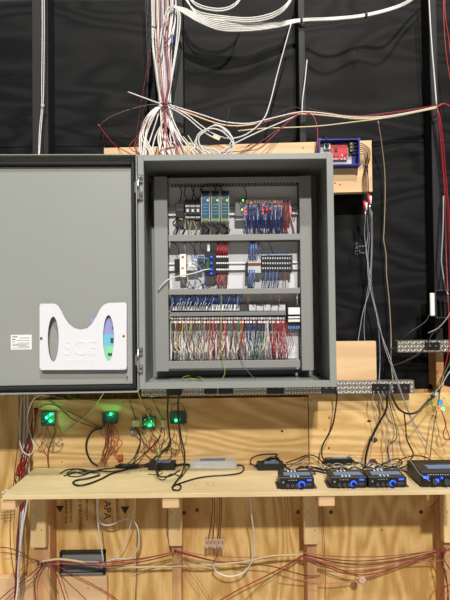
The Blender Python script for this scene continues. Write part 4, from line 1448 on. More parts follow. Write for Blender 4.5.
pw([(103, 428), (93, 431), (87, 440), (86.5, 451), (91, 461), (98, 466)], 'black', 'thick black cord bowed left below the second board', .0042, cat='cord', name='power_cable')
for i, (dx, c) in enumerate(((0, 'brown'), (2.5, 'dark red'), (4.5, 'red'), (7, 'brown'), (9.5, 'orange'))):
    pw([(104 + dx, 424), (106 + dx * .7, 434), (104 + dx * .9 + jit(1.5), 448), (101 + dx * .6, 460), (96 + dx * 1.2, 467, 2.0)], c,
       '%s wire hanging from the second board, %s of five' % (c, ('leftmost', 'second', 'middle', 'fourth', 'rightmost')[i]), .0017)
pw([(112, 424), (118, 433), (117, 444), (110, 450), (118, 457), (121, 463)], 'orange', 'orange wire curving right under the second board', .0016)
pw([(108, 424), (112, 436), (118, 448), (114, 455), (120, 462)], 'orange', 'thin orange wire wriggling down to the red connector', .0013)
t = MB().pbox(117, 455, 122.5, 460.5, YL - .02, .012, 'wire_orange', .002)
t.build('wire_connector', None, 'small orange-red connector hanging above the shelf, below second board', 'connector')
for (x0, y0, x1, y1, mm, lb) in ((132, 420, 138.5, 427, 'cream', 'cream wire connector left of the third board'), (130, 430, 136, 435, 'grey', 'grey wire connector below the cream one, left of third board'),
                                 (161, 420, 166, 427, 'cream', 'cream and orange wire connector right of the third board'), (157, 449, 160.5, 456, 'lime', 'pale green connector hanging low between third and fourth boards')):
    b = MB().pbox(x0, y0, x1, y1, YL - .022, .014, 'wire_' + mm, .002)
    b.pbox(x0 + .8, y0 + .8, (x0 + x1) / 2 - .2, y0 + 3, YL - .0235, .003, 'white_plastic', .001)
    b.build('wire_connector', None, lb, 'connector')
pw([(137, 389, 1.985), (141, 400), (147, 413), (157, 429), (167, 441), (172, 447), (178, 449)], 'cream', 'cream cable slanting over the third board', .0032)
pw([(129, 389, 1.985), (130, 402), (134, 414), (136, 421)], 'dark red', 'dark red wire dropping to cream connector left of third board', .0018)
pw([(150, 394, 1.985), (155, 404), (160, 414), (163, 421)], 'dark red', 'dark red wire dropping to cream connector right of third board', .0018)
for i, pts in enumerate(([(135, 427), (140, 436), (139, 449), (131, 461, 2.0), (122, 467, 1.98)], [(137, 427), (143, 441), (145, 453), (153, 459), (160, 450), (164, 438), (164, 428)],
                         [(133, 434), (140, 441), (136, 453), (133, 464, 2.0)], [(162, 427), (158, 440), (146, 452), (135, 462, 2.0), (124, 468, 1.97)], [(148, 429), (152, 437), (157, 446)], [(166, 427), (168, 437), (160, 445), (159, 450)])):
    c = ('black', 'brown', 'brown', 'black', 'grey', 'tan')[i]
    pw(pts, c, ('black wire falling from cream connector to the plug block', 'brown wire hanging in a deep loop under the third board', 'brown wire falling from the grey connector',
                'black wire slanting down left under the third board', 'grey wire just under the third board', 'tan wire curling below the right cream connector')[i], .0026 if c == 'black' else .0017)
pw([(172, 412), (172, 406), (178, 403), (183, 405), (185, 411)], 'brown', 'brown wire arched above the fourth board', .0014)
pw([(183, 424), (187, 432), (185, 444), (178, 450)], 'grey', 'grey wire curving under the fourth board', .0014)
# loose thin wires under each board
for k_, (bx, nm) in enumerate(((49, 'far-left'), (110, 'second'), (149, 'third'), (178, 'fourth'))):
    for i in range(5 if k_ in (1, 2) else 3):
        c = ('brown', 'red', 'tan', 'dark red', 'orange')[i]
        x = bx - 5 + i * 2.6
        pw([(x, 425), (x + jit(5), 433 + jit(3)), (x + jit(9), 443 + jit(4)), (x + jit(9), 453 + jit(3)), (x + jit(7), 447 + jit(4)), (x + jit(5), 438 + jit(4))], c,
           'thin %s wire curled loosely under the %s board' % (c, nm), .0012)

pw([(150, 418), (151, 411), (147, 409), (146, 416)], 'brown', 'short brown loop above the third board', .0016)

OUTSIDE = True
# ------------------------------------------------------------ recess at left below door
for i, (x, c) in enumerate(((21.8, 'grey'), (24.2, 'white'), (27.6, 'white'))):
    cable([(x, 385, 2.09), (x + .3, 420, 2.10), (x - 1 + i * .5, 450, 2.10), (x + i, 480, 2.10), (x, 500, 2.10), (20 + i * 1.2, 530, 2.045), (18.5, 565, 2.03), (17.5, 590, 2.03), (13, 615, 2.03)], .0036 if i < 2 else .0044, c, 'network_cable',
          ('grey vertical cable in the recess at left of the plywood sheet', 'thinner white vertical cable in the recess left of the plywood sheet', 'thicker white vertical cable in the recess left of the plywood sheet')[i], n=7)
cable([(46, 396, 2.0), (40, 395, 1.99), (33, 400, 2.0), (28.5, 411, 2.04), (27.5, 422, 2.06), (31, 436, 2.05), (34, 447, 2.05), (30, 455, 2.05), (23, 451, 2.06), (19.7, 440, 2.07), (20, 420, 2.08), (22, 395, 2.08)], .0032, 'white', 'network_cable', 'white cable looped like a teardrop at left end of plywood panel', n=7)
for i in range(7):
    x = 36 - i * .7
    c = ('red', 'dark red', 'brown', 'red', 'dark red', 'dark red', 'brown')[i]
    nm = ('bright red wire nearest the plywood edge', 'dark red wire second from the plywood edge', 'brown wire nearest the plywood edge', 'bright red wire farther from plywood edge', 'dark red wire in the middle of the slanting strand',
          'dark red wire at the outer side of the slanting strand', 'brown wire at outer side of the slanting strand')[i]
    cable([(x + 2, 408, 2.03 + .004 * i), (x - 1 + jit(1), 428, 2.045 + .004 * i), (x - 6 + jit(1.5), 448, 2.06), (x - 12 + jit(3), 466, 2.07), (x - 15 + jit(3), 480, 2.08), (22 + jit(2), 500, 2.08), (19 + jit(2), 535, 2.07), (17 + jit(1.5), 570, 2.05), (15 + jit(2), 612, 2.05)],
          .0022, c, 'wire', nm + ' in left recess', 'wire', n=5)
for i in range(5):
    pts = [(19 + jit(4), 463 + jit(5), 2.06 + jit(.01)) for k in range(2)]
    pts = [(16 + i * 2, 478 - i * 2, 2.06), (20 + jit(3), 466 + jit(4), 2.055), (25 + jit(2), 462 + jit(4), 2.055), (20 + jit(4), 470 + jit(4), 2.05), (28, 474 + jit(3), 2.06)]
    cable(pts, .0022, 'red', 'wire', 'red wire in the tangle beside left corner of the shelf back', 'wire', 'red tangle in left recess', n=5)
cable([(19, 396, 2.1), (19, 430, 2.1), (15, 470, 2.1), (12, 500, 2.1), (10, 530, 2.1), (12, 560, 2.09), (16, 585, 2.07)], .0018, 'brown', 'wire', 'lone brown wire farthest left in the recess', 'wire', n=5)

# ------------------------------------------------------------ cables under the shelf
YU = 2.03


def uw(pts, c, label, r=.0022, cat='cable', name='signal_cable', group=None):
    cable([(p[0], p[1], (p[2] if len(p) > 2 else YU)) for p in pts], r, c, name, label, cat, group, n=6, step=5)


uw([(40, 562), (58, 559), (80, 561.5), (104, 566, 2.06), (140, 567, 2.06), (175, 566, 2.06), (205, 565), (240, 562), (270, 556), (303, 554)], 'cream', 'thick cream cable sagging along the bottom between first and third brackets', .0048, 'cable', 'network_cable')
uw([(38, 562), (60, 560.5), (85, 563), (110, 562), (145, 558), (174, 552)], 'red', 'red wire along the bottom between first and second brackets, upper one', .0026)
uw([(38, 564), (62, 562), (88, 565), (112, 566), (145, 561), (174, 554)], 'dark red', 'dark red wire along the bottom between first and second brackets', .0022)
uw([(36, 565), (60, 563.5), (84, 563), (104, 565), (130, 562), (174, 551.5)], 'pink', 'pink wire along the bottom between first and second brackets', .002)
uw([(-6, 547), (8, 548), (20, 552), (32, 559), (44, 562)], 'dark red', 'dark red wire entering from left edge to the first bracket', .002)
uw([(-6, 552), (10, 553), (26, 557), (44, 562)], 'brown', 'brown wire entering from left edge to the first bracket', .0014)
uw([(46, 562), (38, 568), (24, 580), (8, 592), (-4, 603)], 'dark red', 'dark red wire from first bracket down to the left edge, upper one', .0022)
uw([(45, 563), (32, 578), (20, 586), (0, 606)], 'brown', 'brown wire from first bracket down to the left edge, lower one', .0018)
uw([(44, 562), (36, 578), (35, 592), (38, 610)], 'dark red', 'dark red wire bowing straight down left of the first stud', .0022)
uw([(47, 563, 2.02), (45, 571, 2.02), (49, 583, 2.02), (54, 596, 2.02), (55, 612, 2.02)], 'tan', 'tan wire snaking down the first stud', .0022)
uw([(50, 562), (57, 575), (62, 590), (67, 606)], 'red', 'red wire dropping steeply right of the first stud', .0022)
uw([(52, 562), (70, 573), (92, 584), (112, 596), (128, 608)], 'red', 'red wire slanting down below the black wall box', .0020)
uw([(51, 563), (62, 577), (76, 590), (92, 606)], 'brown', 'brown wire slanting down across the low pine board', .0014)
uw([(30, 562), (20, 570), (12, 575)], 'red', 'short red wire hanging off the left cable crossing', .0016)
b = MB()
for i in range(3):
    p = P(38 + i * 4, 562 + jit(1.5), 2.022)
    b.tube([p + Vector((0, -.006, .010)), p + Vector((.004, -.010, 0)), p + Vector((0, -.006, -.010)), p + Vector((-.002, .006, 0)), p + Vector((0, -.006, .010))], .0016, 'black_plastic', 5, 3)
b.build('cable_tie', None, 'black cable ties gathering red wires at the first stud', 'cable tie')
# between second and third
uw([(174, 551), (192, 556), (214, 561), (240, 564), (270, 566), (303, 575), (320, 576)], 'dark red', 'dark red wire sagging between second and third brackets', .0022)
uw([(174, 550), (196, 556), (222, 562), (250, 560), (280, 556), (303, 554)], 'red', 'red wire sagging between second and third brackets', .0024)
uw([(174, 549), (200, 554.5), (230, 557), (265, 557), (303, 554)], 'pink', 'pink wire strung nearly straight between second and third brackets', .0018)
uw([(176, 550), (190, 568), (204, 588), (214, 606)], 'pink', 'thin pink wire slanting down from the second bracket', .0014)
uw([(176, 552), (186, 572), (198, 590), (208, 607)], 'tan', 'thin tan wire slanting down from the second bracket', .0014)
uw([(303, 555), (285, 566), (262, 578), (238, 590), (214, 604)], 'red', 'red wire slanting down left from the third bracket', .0024)
uw([(303, 556), (282, 570), (262, 584), (245, 600)], 'brown', 'thin brown wire slanting down left from the third bracket', .0014)
uw([(130, 574, 2.1), (155, 568, 2.1), (175, 564, 2.035), (200, 562), (216, 564)], 'tan', 'tan wire in front of the second stud', .0018)
# wire pairs with connectors
for i, (x, dx) in enumerate(((212.5, -1), (214.5, .5), (219.8, .2), (221.4, .4))):
    uw([(x, 492, 2.0), (x + .2, 510, 2.0), (x + dx - 1, 526, 2.0), (x + dx * 2 - 2.5, 539, 2.0)], 'dark red', 'dark red wire hanging under shelf to the pink connectors', .0021, group='dark red wires to the pink connectors')
cl = ('leftmost', 'second', 'middle', 'fourth', 'rightmost')
for i in range(5):
    x = 206.5 + i * 4
    t = thing('wire_connector', 'pinkish clear wire connector hanging under shelf, %s of five' % cl[i], 'connector', P(x, 549, 2.0), 'pink wire connectors')
    MB().pbox(x - 1.7, 538.5 + (i % 2) * .8, x + 1.7, 548.5 - (i % 2), 1.993, .014, 'pink_clear', .0025).build('body', t)
    MB().pbox(x - .8, 541, x + .8, 544, 1.991, .004, 'brass', .0008).build('contact', t)
uw([(219, 549, 2.0), (217, 556, 2.01), (213.5, 562, 2.02), (213, 570, 2.02)], 'dark red', 'dark red wire below the pink connectors', .0016)
uw([(249.5, 492, 1.93), (251.5, 515, 1.95), (254, 535, 1.98), (253.5, 553, 2.0), (248, 568, 2.01), (238, 575, 2.01), (226, 576, 2.015), (216, 571, 2.02), (213, 565, 2.02)], 'white', 'white cable hanging in a deep U under the shelf centre', .0032, 'cable', 'network_cable')
# third to fourth
for i, (c, ys, r_) in enumerate((('pink', (553, 556, 557, 555, 549), .0022), ('dark red', (554, 561, 565, 560, 549.5), .0022), ('pink', (556, 564, 567, 562, 560), .0022), ('red', (557, 566, 575, 566, 549), .0026), ('dark red', (555, 559, 561, 557, 548), .0020))):
    nm = ('pink wire strung highest between third and fourth brackets', 'dark red wire second from the top between third and fourth brackets', 'pink wire in the middle between third and fourth brackets',
          'bright red wire sagging lowest between third and fourth brackets', 'thin dark red wire between the upper pink ones at right')[i]
    uw([(303, ys[0]), (330, ys[1]), (362, ys[2]), (400, ys[3]), (446, ys[4])], c, nm, r_)
uw([(303, 556), (316, 562), (340, 572), (362, 577)], 'dark red', 'dark red wire from third bracket to the pale clustered connector', .0018)
uw([(282, 578), (310, 581), (335, 583), (362, 580)], 'pink', 'pink wire from left to the pale clustered connector', .0018)
uw([(362, 579), (385, 572), (410, 562), (440, 550)], 'red', 'red wire from the pale clustered connector up to the right', .0018)
b = MB()
for k in range(6):
    a = k * math.pi / 3
    c = P(362, 580, 2.02)
    q = c + Vector((math.cos(a) * .017, -.002, math.sin(a) * .017))
    b.cyl(c, q, .006, 'pink_clear', 8, .007)
b.build('wire_connector', None, 'pale pink clustered connector hanging between third and fourth brackets', 'connector')
uw([(322, 496, 2.12), (323, 520, 2.12), (325, 560, 2.12), (326, 608, 2.12)], 'brown', 'dark upright wire on plywood right of third bracket', .0014)
for i, pts in enumerate(([(446, 549), (441, 560), (446, 575), (449, 606)], [(446, 549), (443, 565), (448, 590), (446, 606)], [(456, 582), (446, 586), (441, 594), (438, 606)], [(440, 550), (444, 560), (452, 572)], [(438, 558), (444, 552), (456, 546)])):
    c = ('black', 'brown', 'red', 'black', 'dark red')[i]
    uw(pts, c, ('black wire dropping from fourth bracket', 'brown wire dropping from fourth bracket', 'red wire curling in at lower right edge', 'short black wire at fourth bracket', 'dark red wire end at fourth bracket')[i], .0022)
# white loop left
uw([(96, 492, 2.0), (97.5, 508, 2.02), (98, 522, 2.04), (101, 545, 2.06), (103.5, 562, 2.07)], 'white', 'white cable hanging straight in front of right end of wall box', .0034, 'cable', 'network_cable')
uw([(98.5, 496, 2.0), (97, 512, 2.03), (101, 523, 2.05), (110, 525, 2.05), (120, 520.5, 2.05), (129, 518.5, 2.05), (136, 524, 2.05), (139, 536, 2.05), (137, 550, 2.06), (130, 558, 2.07), (118, 558.5, 2.07), (108, 561, 2.07), (100, 567, 2.08)], 'white', 'white cable in a big round loop under left part of shelf', .0034, 'cable', 'network_cable')
uw([(135.5, 492, 2.0), (133, 515, 2.04), (126, 538, 2.06), (118, 553, 2.07), (104, 563, 2.08), (96, 568, 2.09)], 'white', 'thin white cable slanting through the big white loop', .0018, 'cable', 'network_cable')
uw([(137, 493, 2.05), (137, 530, 2.11), (136.5, 570, 2.11), (135, 608, 2.11)], 'brown', 'brown upright wire on plywood right of the white loop', .0018)
uw([(168, 506, 2.02), (167, 530, 2.03), (170, 549, 2.03)], 'dark red', 'dark red wire beside the second bracket', .002)
uw([(442, 496, 2.05), (435, 503, 2.12), (430, 508, 2.14)], 'dark red', 'short dark wire under the large amplifier corner of shelf', .0014)

# ------------------------------------------------------------ cables above the enclosure
YC = 2.0
WB = 'white cable in the thick upright bundle above the enclosure'
G1 = 'upright bundle of white cables'
for i in range(17):
    f = i / 16
    f2 = (i * 7 % 17) / 16
    y4 = 1.975 - .03 * f2
    ex = 146 + f2 * 46
    xa = 151 + f * 24.5
    if i % 2:
        ex = 160 + f2 * 14
    pts = [(xa, -25, 1.99 + jit(.02)), (xa + 1 + jit(1), 15, 1.985 + jit(.02)), (153 + f * 18 + jit(1), 45, 1.98 + jit(.02)), (156 + f * 15, 75, 1.98 + jit(.02)), (159.5 + f * 11, 103, 1.98 + jit(.015)),
           (160 + f * 11 + (ex - 165) * .15, 118, 1.975 + jit(.015)), (163 + (ex - 165) * .7 + jit(2), 136, y4), (ex, 153, 1.93), (ex + jit(1), 164, 1.90)]
    c = 'white'
    cable(pts, .0034, c, 'network_cable', WB, 'cable', G1, n=7)
for i, (xa, xm) in enumerate(((155, 156.5), (159, 158), (165, 164.5), (168, 166), (161, 163.5))):
    pts = [(xa, -25, 1.955), (xa + 1, 18, 1.955), (xm + 1, 45, 1.952), (xm + 4, 80, 1.953), (163 + i, 103, 1.955), (164 + i * 2.2 + jit(4), 130, 1.95), (160 + i * 6, 153, 1.92), (158 + i * 7, 164, 1.9)]
    cable(pts, .0022, 'red' if i < 4 else 'purple', 'wire', ('red wire' if i < 4 else 'purple wire') + ' twisted over the front of the thick upright white bundle', 'wire', ('red' if i < 4 else 'purple') + ' wires on the upright bundle', n=5)
# arcs fanning to the left
for i in range(7):
    k = i / 6
    cable([(166 - k * 2, 104, 1.975), (158 - k * 5, 110, 1.962), (152 - k * 8 + jit(1), 121, 1.955), (147 - k * 7 + jit(1), 136, 1.95), (145 - k * 5 + 8 * (i % 2), 151, 1.92), (147 - k * 4 + 9 * (i % 2), 163, 1.9)],
          .0032, 'white', 'network_cable', 'white cable fanning out leftward below the tie of the upright bundle', 'cable', 'white cables fanning left', n=7)
for i in range(4):
    cable([(162, 106, 1.97), (152 - i * 2, 118, 1.955), (144 - i * 2 + jit(2), 135, 1.95), (139 - i * 3 + jit(2), 148, 1.94), (136 + i * 6, 160, 1.91)], .0020, 'red' if i % 2 else 'brown', 'wire',
          ('red' if i % 2 else 'brown') + ' wire among the white cables fanning left', 'wire', ('red' if i % 2 else 'brown') + ' wires fanning left', n=5)
for i in range(5):
    cable([(168, 112, 1.965), (170 + i, 128, 1.95), (174 + i * 3, 138 + i, 1.95), (183 + i * 5, 141 + i * 1.5, 1.95), (195 + i * 5, 150, 1.93), (202 + i * 6, 159, 1.91)], .0032, 'white', 'network_cable',
          'white cable fanning out rightward below the tie of the upright bundle', 'cable', 'white cables fanning right', n=7)
for i in range(6):
    x = 163 + i * 5
    cable([(x, 138 + jit(4), 1.945), (x + 5 + jit(4), 145 + jit(3), 1.935), (x + 2 + jit(6), 151 + jit(2), 1.925), (x + 8 + jit(5), 159, 1.91)], .0026, ('white', 'brown', 'white', 'red', 'cream', 'white')[i], 'wire',
          ('short white wire bent right where the bundle meets the enclosure' if i in (0, 2, 5) else ('short %s wire bent where the bundle meets the enclosure' % ('', 'brown', '', 'red', 'cream')[i])), 'wire',
          'short white wires at the bundle foot' if i in (0, 2, 5) else None, n=5)
# loop over to the right of the bundle
for i in range(2):
    cable([(158 + i * 3, 60, 1.965), (161 + i * 3, 35, 1.96), (165 + i * 3, 16, 1.955), (170 + i * 2, 7 + i, 1.95), (176, 7 + i * 2, 1.95), (180 - i * 2, 16, 1.955), (179 - i * 2, 35, 1.96), (175 - i, 60, 1.965), (170 - i, 90, 1.97), (168, 104, 1.97)], .0036, 'white', 'network_cable',
          ('outer white cable looped over like a hook at right of the thick bundle', 'inner white cable looped over like a hook at right of the thick bundle')[i], n=7)
t = thing('cable_tie', 'black tie with blue tag on the thick upright bundle', 'cable tie', P(167, 44, 1.94))
MB().tube([P(172, 35, 1.94), P(168, 40, 1.938), (P(164.5, 44, 1.938))], .0022, 'black_plastic', 6, 4).build('strap', t)
MB().pbox(171, 34, 173.5, 43.5, 1.935, .006, 'tray_blue', .002).build('tag', t, 'blue tag')
for (x, y, lb) in ((154.5, 27, 'black cable tie high on left side of the thick bundle'), (166, 104, 'black cable tie at the narrow waist of the thick bundle')):
    b = MB()
    w_ = 5 if y > 50 else 2.4
    b.tube([P(x - w_, y - .5, 1.95), P(x, y + .4, 1.942), P(x + w_, y - .8, 1.95)], .0026, 'black_plastic', 6, 4)
    b.tube([P(x + w_ * .4, y, 1.942), P(x + w_ * .6, y - 3, 1.94)], .0016, 'black_plastic', 5, 3)
    b.build('cable_tie', None, lb, 'cable tie')
# big horizontal bundle near the top
for i in range(6):
    d = i * 1.9
    cable([(173 + i * .5, 6 + i * .4, 1.98), (186, 9 + d * .6, 1.98), (200, 16 + d * .7, 1.985), (222, 21 + d, 1.995), (252, 23.5 + d * .75, 2.015), (280, 22 + d * .5, 2.04), (301, 19 + d * .28, 2.05), (335, 17.5 + d * .25, 2.0), (366, 14 + d * .25, 2.025), (395, 6.5 + d * .25, 2.0), (412, -2 + d * .25, 2.05), (428, -16, 2.06)], .0034, 'white', 'network_cable',
          'white cable in the long horizontal bundle sagging across the top', 'cable', 'long horizontal top bundle', n=7)
for i in range(5):
    d = i * 2.2
    cable([(178 + i, -14, 1.99), (186 + i, 1 + d * .5, 1.985), (200, 8 + d, 1.99), (225, 13 + d * .8, 1.995), (250, 14 + d * .9, 2), (272, 9 + d, 2.015), (287, 0 + d * .8, 2.0), (298, -14, 2.04)] if i > 1 else
          [(180 + i * 4, -12, 1.99), (194, 2 + d, 1.985), (210, 8 + d, 1.985), (226, 8 + d, 1.99), (238, 1 + d, 2), (244, -12, 2.01)], .0034, 'white', 'network_cable',
          'white cable in the drooping swag cut by the top edge' if i > 1 else 'white cable in the small drooping loop cut by top edge', 'cable', 'drooping swag at the top' if i > 1 else 'small drooping loop at top', n=7)
for (x, y, Y, lb) in ((301.5, 19.5, 2.045, 'black clip holding the long top bundle to the stud'), (366, 15, 2.02, 'black tie on the long top bundle, mid span')):
    b = MB()
    p = P(x, y, Y)
    b.ring(p + Vector((-.004, 0, 0)), p + Vector((.004, 0, 0)), .011, .0135, 'black_plastic', 14)
    b.build('cable_tie', None, lb, 'cable tie')
# lone drops
cable([(291, 24, 2.015), (286, 42, 2.02), (277, 75, 2.03), (270, 103, 2.02), (263, 120, 1.99), (247, 134, 1.965), (229, 138.5, 1.95), (212, 133, 1.95), (199, 124, 1.955), (186, 114, 1.965), (170, 106, 1.97)], .0030, 'white', 'network_cable', 'white cable dropping from the top bundle and swinging left to coil', n=7)
cable([(307, 60, 2.03), (305, 80, 2.03), (302.5, 100, 2.025), (302, 114, 2.02)], .0030, 'white', 'network_cable', 'straight white cable end standing up from the stud crossing', n=7)
cable([(128, 92, 1.95), (143, 97.5, 1.95), (160, 103.5, 1.955), (176, 106.5, 1.955)], .0030, 'white', 'network_cable', 'straight white cable stub poking out left of the bundle waist', n=7)
# middle horizontal run
runs = [([(166, 104), (186, 110), (205, 116), (225, 122), (250, 123.5), (275, 117.5), (301, 112), (325, 113.5), (350, 117), (380, 117), (410, 112.5), (437, 106.5)], 'white', .0034, 'white cable of the middle run, uppermost between bundle and stud'),
        ([(166, 106), (190, 114), (212, 122), (232, 126), (256, 124), (280, 118), (301, 114), (330, 116), (358, 119), (390, 117.5), (420, 111.5), (437, 108)], 'cream', .0034, 'cream cable of the middle run, second from its top'),
        ([(166, 105), (190, 113), (215, 122.5), (240, 126.5), (265, 122), (301, 113), (330, 115), (360, 116), (395, 112), (437, 105.5)], 'red', .0024, 'red wire of the middle run, upper one'),
        ([(166, 107), (196, 116.5), (222, 125.5), (246, 125.5), (272, 119), (301, 114), (318, 113), (345, 117.5), (380, 115), (437, 107)], 'dark red', .0022, 'dark red wire of the middle run, lower one'),
        ([(171, 108, 1.96), (186, 117, 1.95), (199, 128, 1.95), (207, 134, 1.95), (216, 139, 1.95)], 'white', .0030, 'white cable slanting from bundle waist into the coil'),
        ([(216, 155, 1.94), (232, 145, 1.95), (252, 135, 1.97), (275, 125, 1.99), (301, 114, 2.02)], 'white', .0030, 'white cable slanting up right from enclosure top to the stud crossing'),
        ([(238, 131, 1.98), (262, 128.5, 1.99), (290, 127.5, 2.0), (320, 126, 2.0), (350, 122.5, 2.0), (385, 118, 2.0), (420, 111.5, 2.01), (437, 108)], 'cream', .0028, 'cream cable hanging lowest in the middle run'),
        ([(240, 154, 1.94), (262, 141, 1.97), (280, 128, 1.99), (301, 114, 2.02)], 'dark red', .0020, 'dark red wire slanting up right to the stud crossing'),
        ([(221, 153, 1.94), (240, 151, 1.95), (258, 149, 1.955), (270, 139, 1.98), (290, 120, 2.0), (302, 113, 2.02)], 'red', .0020, 'red wire trailing along the board then up to the stud crossing'),
        ([(303, 112), (313, 116, 2.01), (317, 127, 2.0), (317.5, 140, 1.99), (316, 154, 1.97)], 'red', .0022, 'red wire bending down at left of the blue tray'),
        ([(303, 110), (294, 107), (283, 111), (270, 118)], 'dark red', .0012, 'thin dark red wire arched over left of the stud crossing'),
        ([(303, 107), (320, 111), (345, 115), (370, 116)], 'brown', .0012, 'thin brown wire strung above right of the stud crossing')]
for pts, c, r_, lb in runs:
    cable([(p[0], p[1], p[2] if len(p) > 2 else (2.0 if p[0] < 280 else 2.02)) for p in pts], r_, c, 'network_cable' if r_ > .0026 else 'wire', lb, 'cable' if r_ > .0026 else 'wire', n=7)
# coil resting on the enclosure top
pts = []
for k in range(52):
    a = -math.pi / 2 + k * 2 * math.pi / 13
    tt = k / 51
    pts.append((213.5 + (16.5 + 3 * math.sin(k * .9)) * math.sin(a + math.pi / 2) + 2 * tt, 142 - (15.5 + 2 * math.cos(k * .7)) * math.cos(a + math.pi / 2) + 1.5 * tt, 1.972 - .0009 * k))
cable(pts, .0032, 'white', 'cable_coil', 'round coil of white cable resting on top of the enclosure', 'cable', n=7, step=4)
c = P(216.5, 137.5, 1.925)
b = MB()
mtx = Matrix.Translation(c) @ Matrix.Rotation(R(25), 4, 'Y')
bb = MB().box((-.017, -.002, -.008), (.017, 0, .008), 'wire_cream', .0006)
b.add([mtx @ v for v in bb.v], bb.f, 'wire_cream')
b.build('cable_tag', None, 'cream paper tag on the coil of white cable', 'tag')
b = MB().tube([P(226, 122, 1.97), P(228, 115, 1.975), P(229, 105, 1.985)], .0014, 'black_plastic', 5, 3)
b.build('cable_tie', None, 'black tie tail standing up above the white coil', 'cable tie')
# dark red wire left of bundle, then black strands standing mostly for shadow
cable([(150.5, 48, 2.02), (147, 70, 2.03), (142, 98, 2.04), (139, 118, 2.05), (136, 140, 2.05)], .0022, 'dark red', 'wire', 'dark red wire slanting down left of the thick bundle', 'wire', n=5)
for i in range(4):
    cable([(145 + i * 1.6, -20, 2.06), (147 + i * 1.3, 40, 2.07), (147.5 + i * 1.4 - i, 80, 2.08), (144 - i * 2 + 2, 110, 2.09), (136 + i * 2, 140, 2.09), (134 + i * 3, 156, 2.06)], .003, 'black', 'wire', 'black cable in the strand standing mostly for shadow, left of the thick bundle', 'cable', 'black cables standing mostly for shadow, left of the bundle', n=5)
cable([(162, 104, 1.97), (145, 105.5, 2.0), (122, 112, 2.03), (107, 119, 2.06), (99.5, 126, 2.1)], .0013, 'tan', 'wire', 'thin tan wire stretched left from bundle waist to a nail', 'wire', n=5)
cable([(99.5, 126, 2.1), (106, 135, 2.08), (116, 146, 2.04), (127, 152, 1.97), (134, 156, 1.94)], .0020, 'red', 'wire', 'red wire running from nail down to the board', 'wire', n=5)
cable([(100, 127, 2.1), (116, 131, 2.1), (134, 138, 2.1), (142, 118, 2.1), (150, 106, 2.05)], .0016, 'black', 'wire', 'black wire zigzagging from nail to the bundle waist', 'wire', n=5)
cable([(100, 127, 2.1), (103, 137, 2.1), (105, 149, 2.06)], .0014, 'black', 'wire', 'short black wire falling from nail to left end of board', 'wire', n=5)
p = P(99.5, 126, 2.1)
MB().cyl((p.x, 2.085, p.z), (p.x, YW, p.z), .0025, 'tan_nail' if 'tan_nail' in MATS else mat('tan_nail', (170, 140, 90), .5), 8).build('nail', None, 'small nail in black wall holding thin wires, above left end of board', 'nail')
for i, px in enumerate((42, 44)):
    cable([(px, -20, 2.03), (px + .3, 30, 2.03), (px - .2, 80, 2.03), (px - .3 - .6 * i, 106, 2.028), (px - 2.5 - .5 * i, 130, 2.025), (38.5 + i * .6, 158, 2.0), (37, 180, 1.99)], .0022, 'white', 'network_cable',
          ('left of two pale cables running down the far left stud', 'right of two pale cables running down the far left stud')[i], n=7)
b = MB(); p = P(42.7, 105.5, 2.024)
b.ring(p + Vector((0, 0, -.003)), p + Vector((0, 0, .003)), .0072, .009, 'light_grey', 12)
b.build('cable_tie', None, 'pale tie round the two cables on the far left stud', 'cable tie')

# ------------------------------------------------------------ right side
cable([(428, -20, 2.03), (430, 20, 2.03), (432, 50, 2.03), (434.5, 80, 2.03), (436.5, 107, 2.025)], .0034, 'white', 'network_cable', 'white cable running down the right stud from the top edge', n=7)
cable([(443, -20, 2.03), (443.5, 10, 2.03), (444.5, 35, 2.03), (447, 60, 2.03), (453, 95, 2.03)], .0026, 'red', 'wire', 'left of two red wires at upper right corner', 'wire', n=6)
cable([(445, -20, 2.03), (445, 12, 2.025), (448.5, 38, 2.03), (451, 60, 2.03), (458, 95, 2.03)], .0026, 'red', 'wire', 'right of two red wires at upper right corner', 'wire', n=6)
for i in range(3):
    cable([(437, 107, 2.02), (438.5 + i, 120, 2.02), (441 + i * 1.4, 150, 2.03), (443 + i * 1.6, 180, 2.04), (446 + i * 1.5, 215, 2.04), (448 + i * 1.6, 260, 2.04), (449 + i * 2, 330, 2.04)] if i else
          [(437, 108, 2.015), (439.5, 130, 2.02), (442.5, 165, 2.03), (445, 200, 2.03), (446, 250, 2.03), (448, 300, 1.94), (449, 345, 1.935), (444, 370, 1.94), (440, 385, 1.97)], .0026, ('red', 'dark red', 'red')[i], 'wire',
          ('red wire falling from right crossing past the black junction box', 'dark red wire falling from right crossing', 'red wire falling from right crossing, nearest the edge')[i], 'wire', n=6)
cable([(437, 107, 2.02), (444, 104, 2.02), (452, 108, 2.02)], .005, 'red', 'wire', 'thick red twist at the right stud crossing', 'wire', n=7)
cable([(443.5, 196, 2.03), (443, 225, 2.02), (441.5, 255, 2.015), (441.5, 263, 2.015), (444, 280, 2.01), (448, 295, 1.94)], .0032, 'silver', 'network_cable', 'silvery braided cable hanging at the right edge above junction box', n=7)
cable([(378, 121, 2.02), (381, 140, 2.06), (384.5, 170, 2.1), (385, 200, 2.11), (384, 230, 2.11), (383.6, 240, 2.11), (386, 255, 2.11), (386.5, 275, 2.11), (389, 300, 2.11), (391, 335, 2.1), (391, 362, 2.06), (393, 381, 2.0)], .0027, 'tan', 'network_cable', 'tan cable hanging alone down the black wall right of tray', n=7)
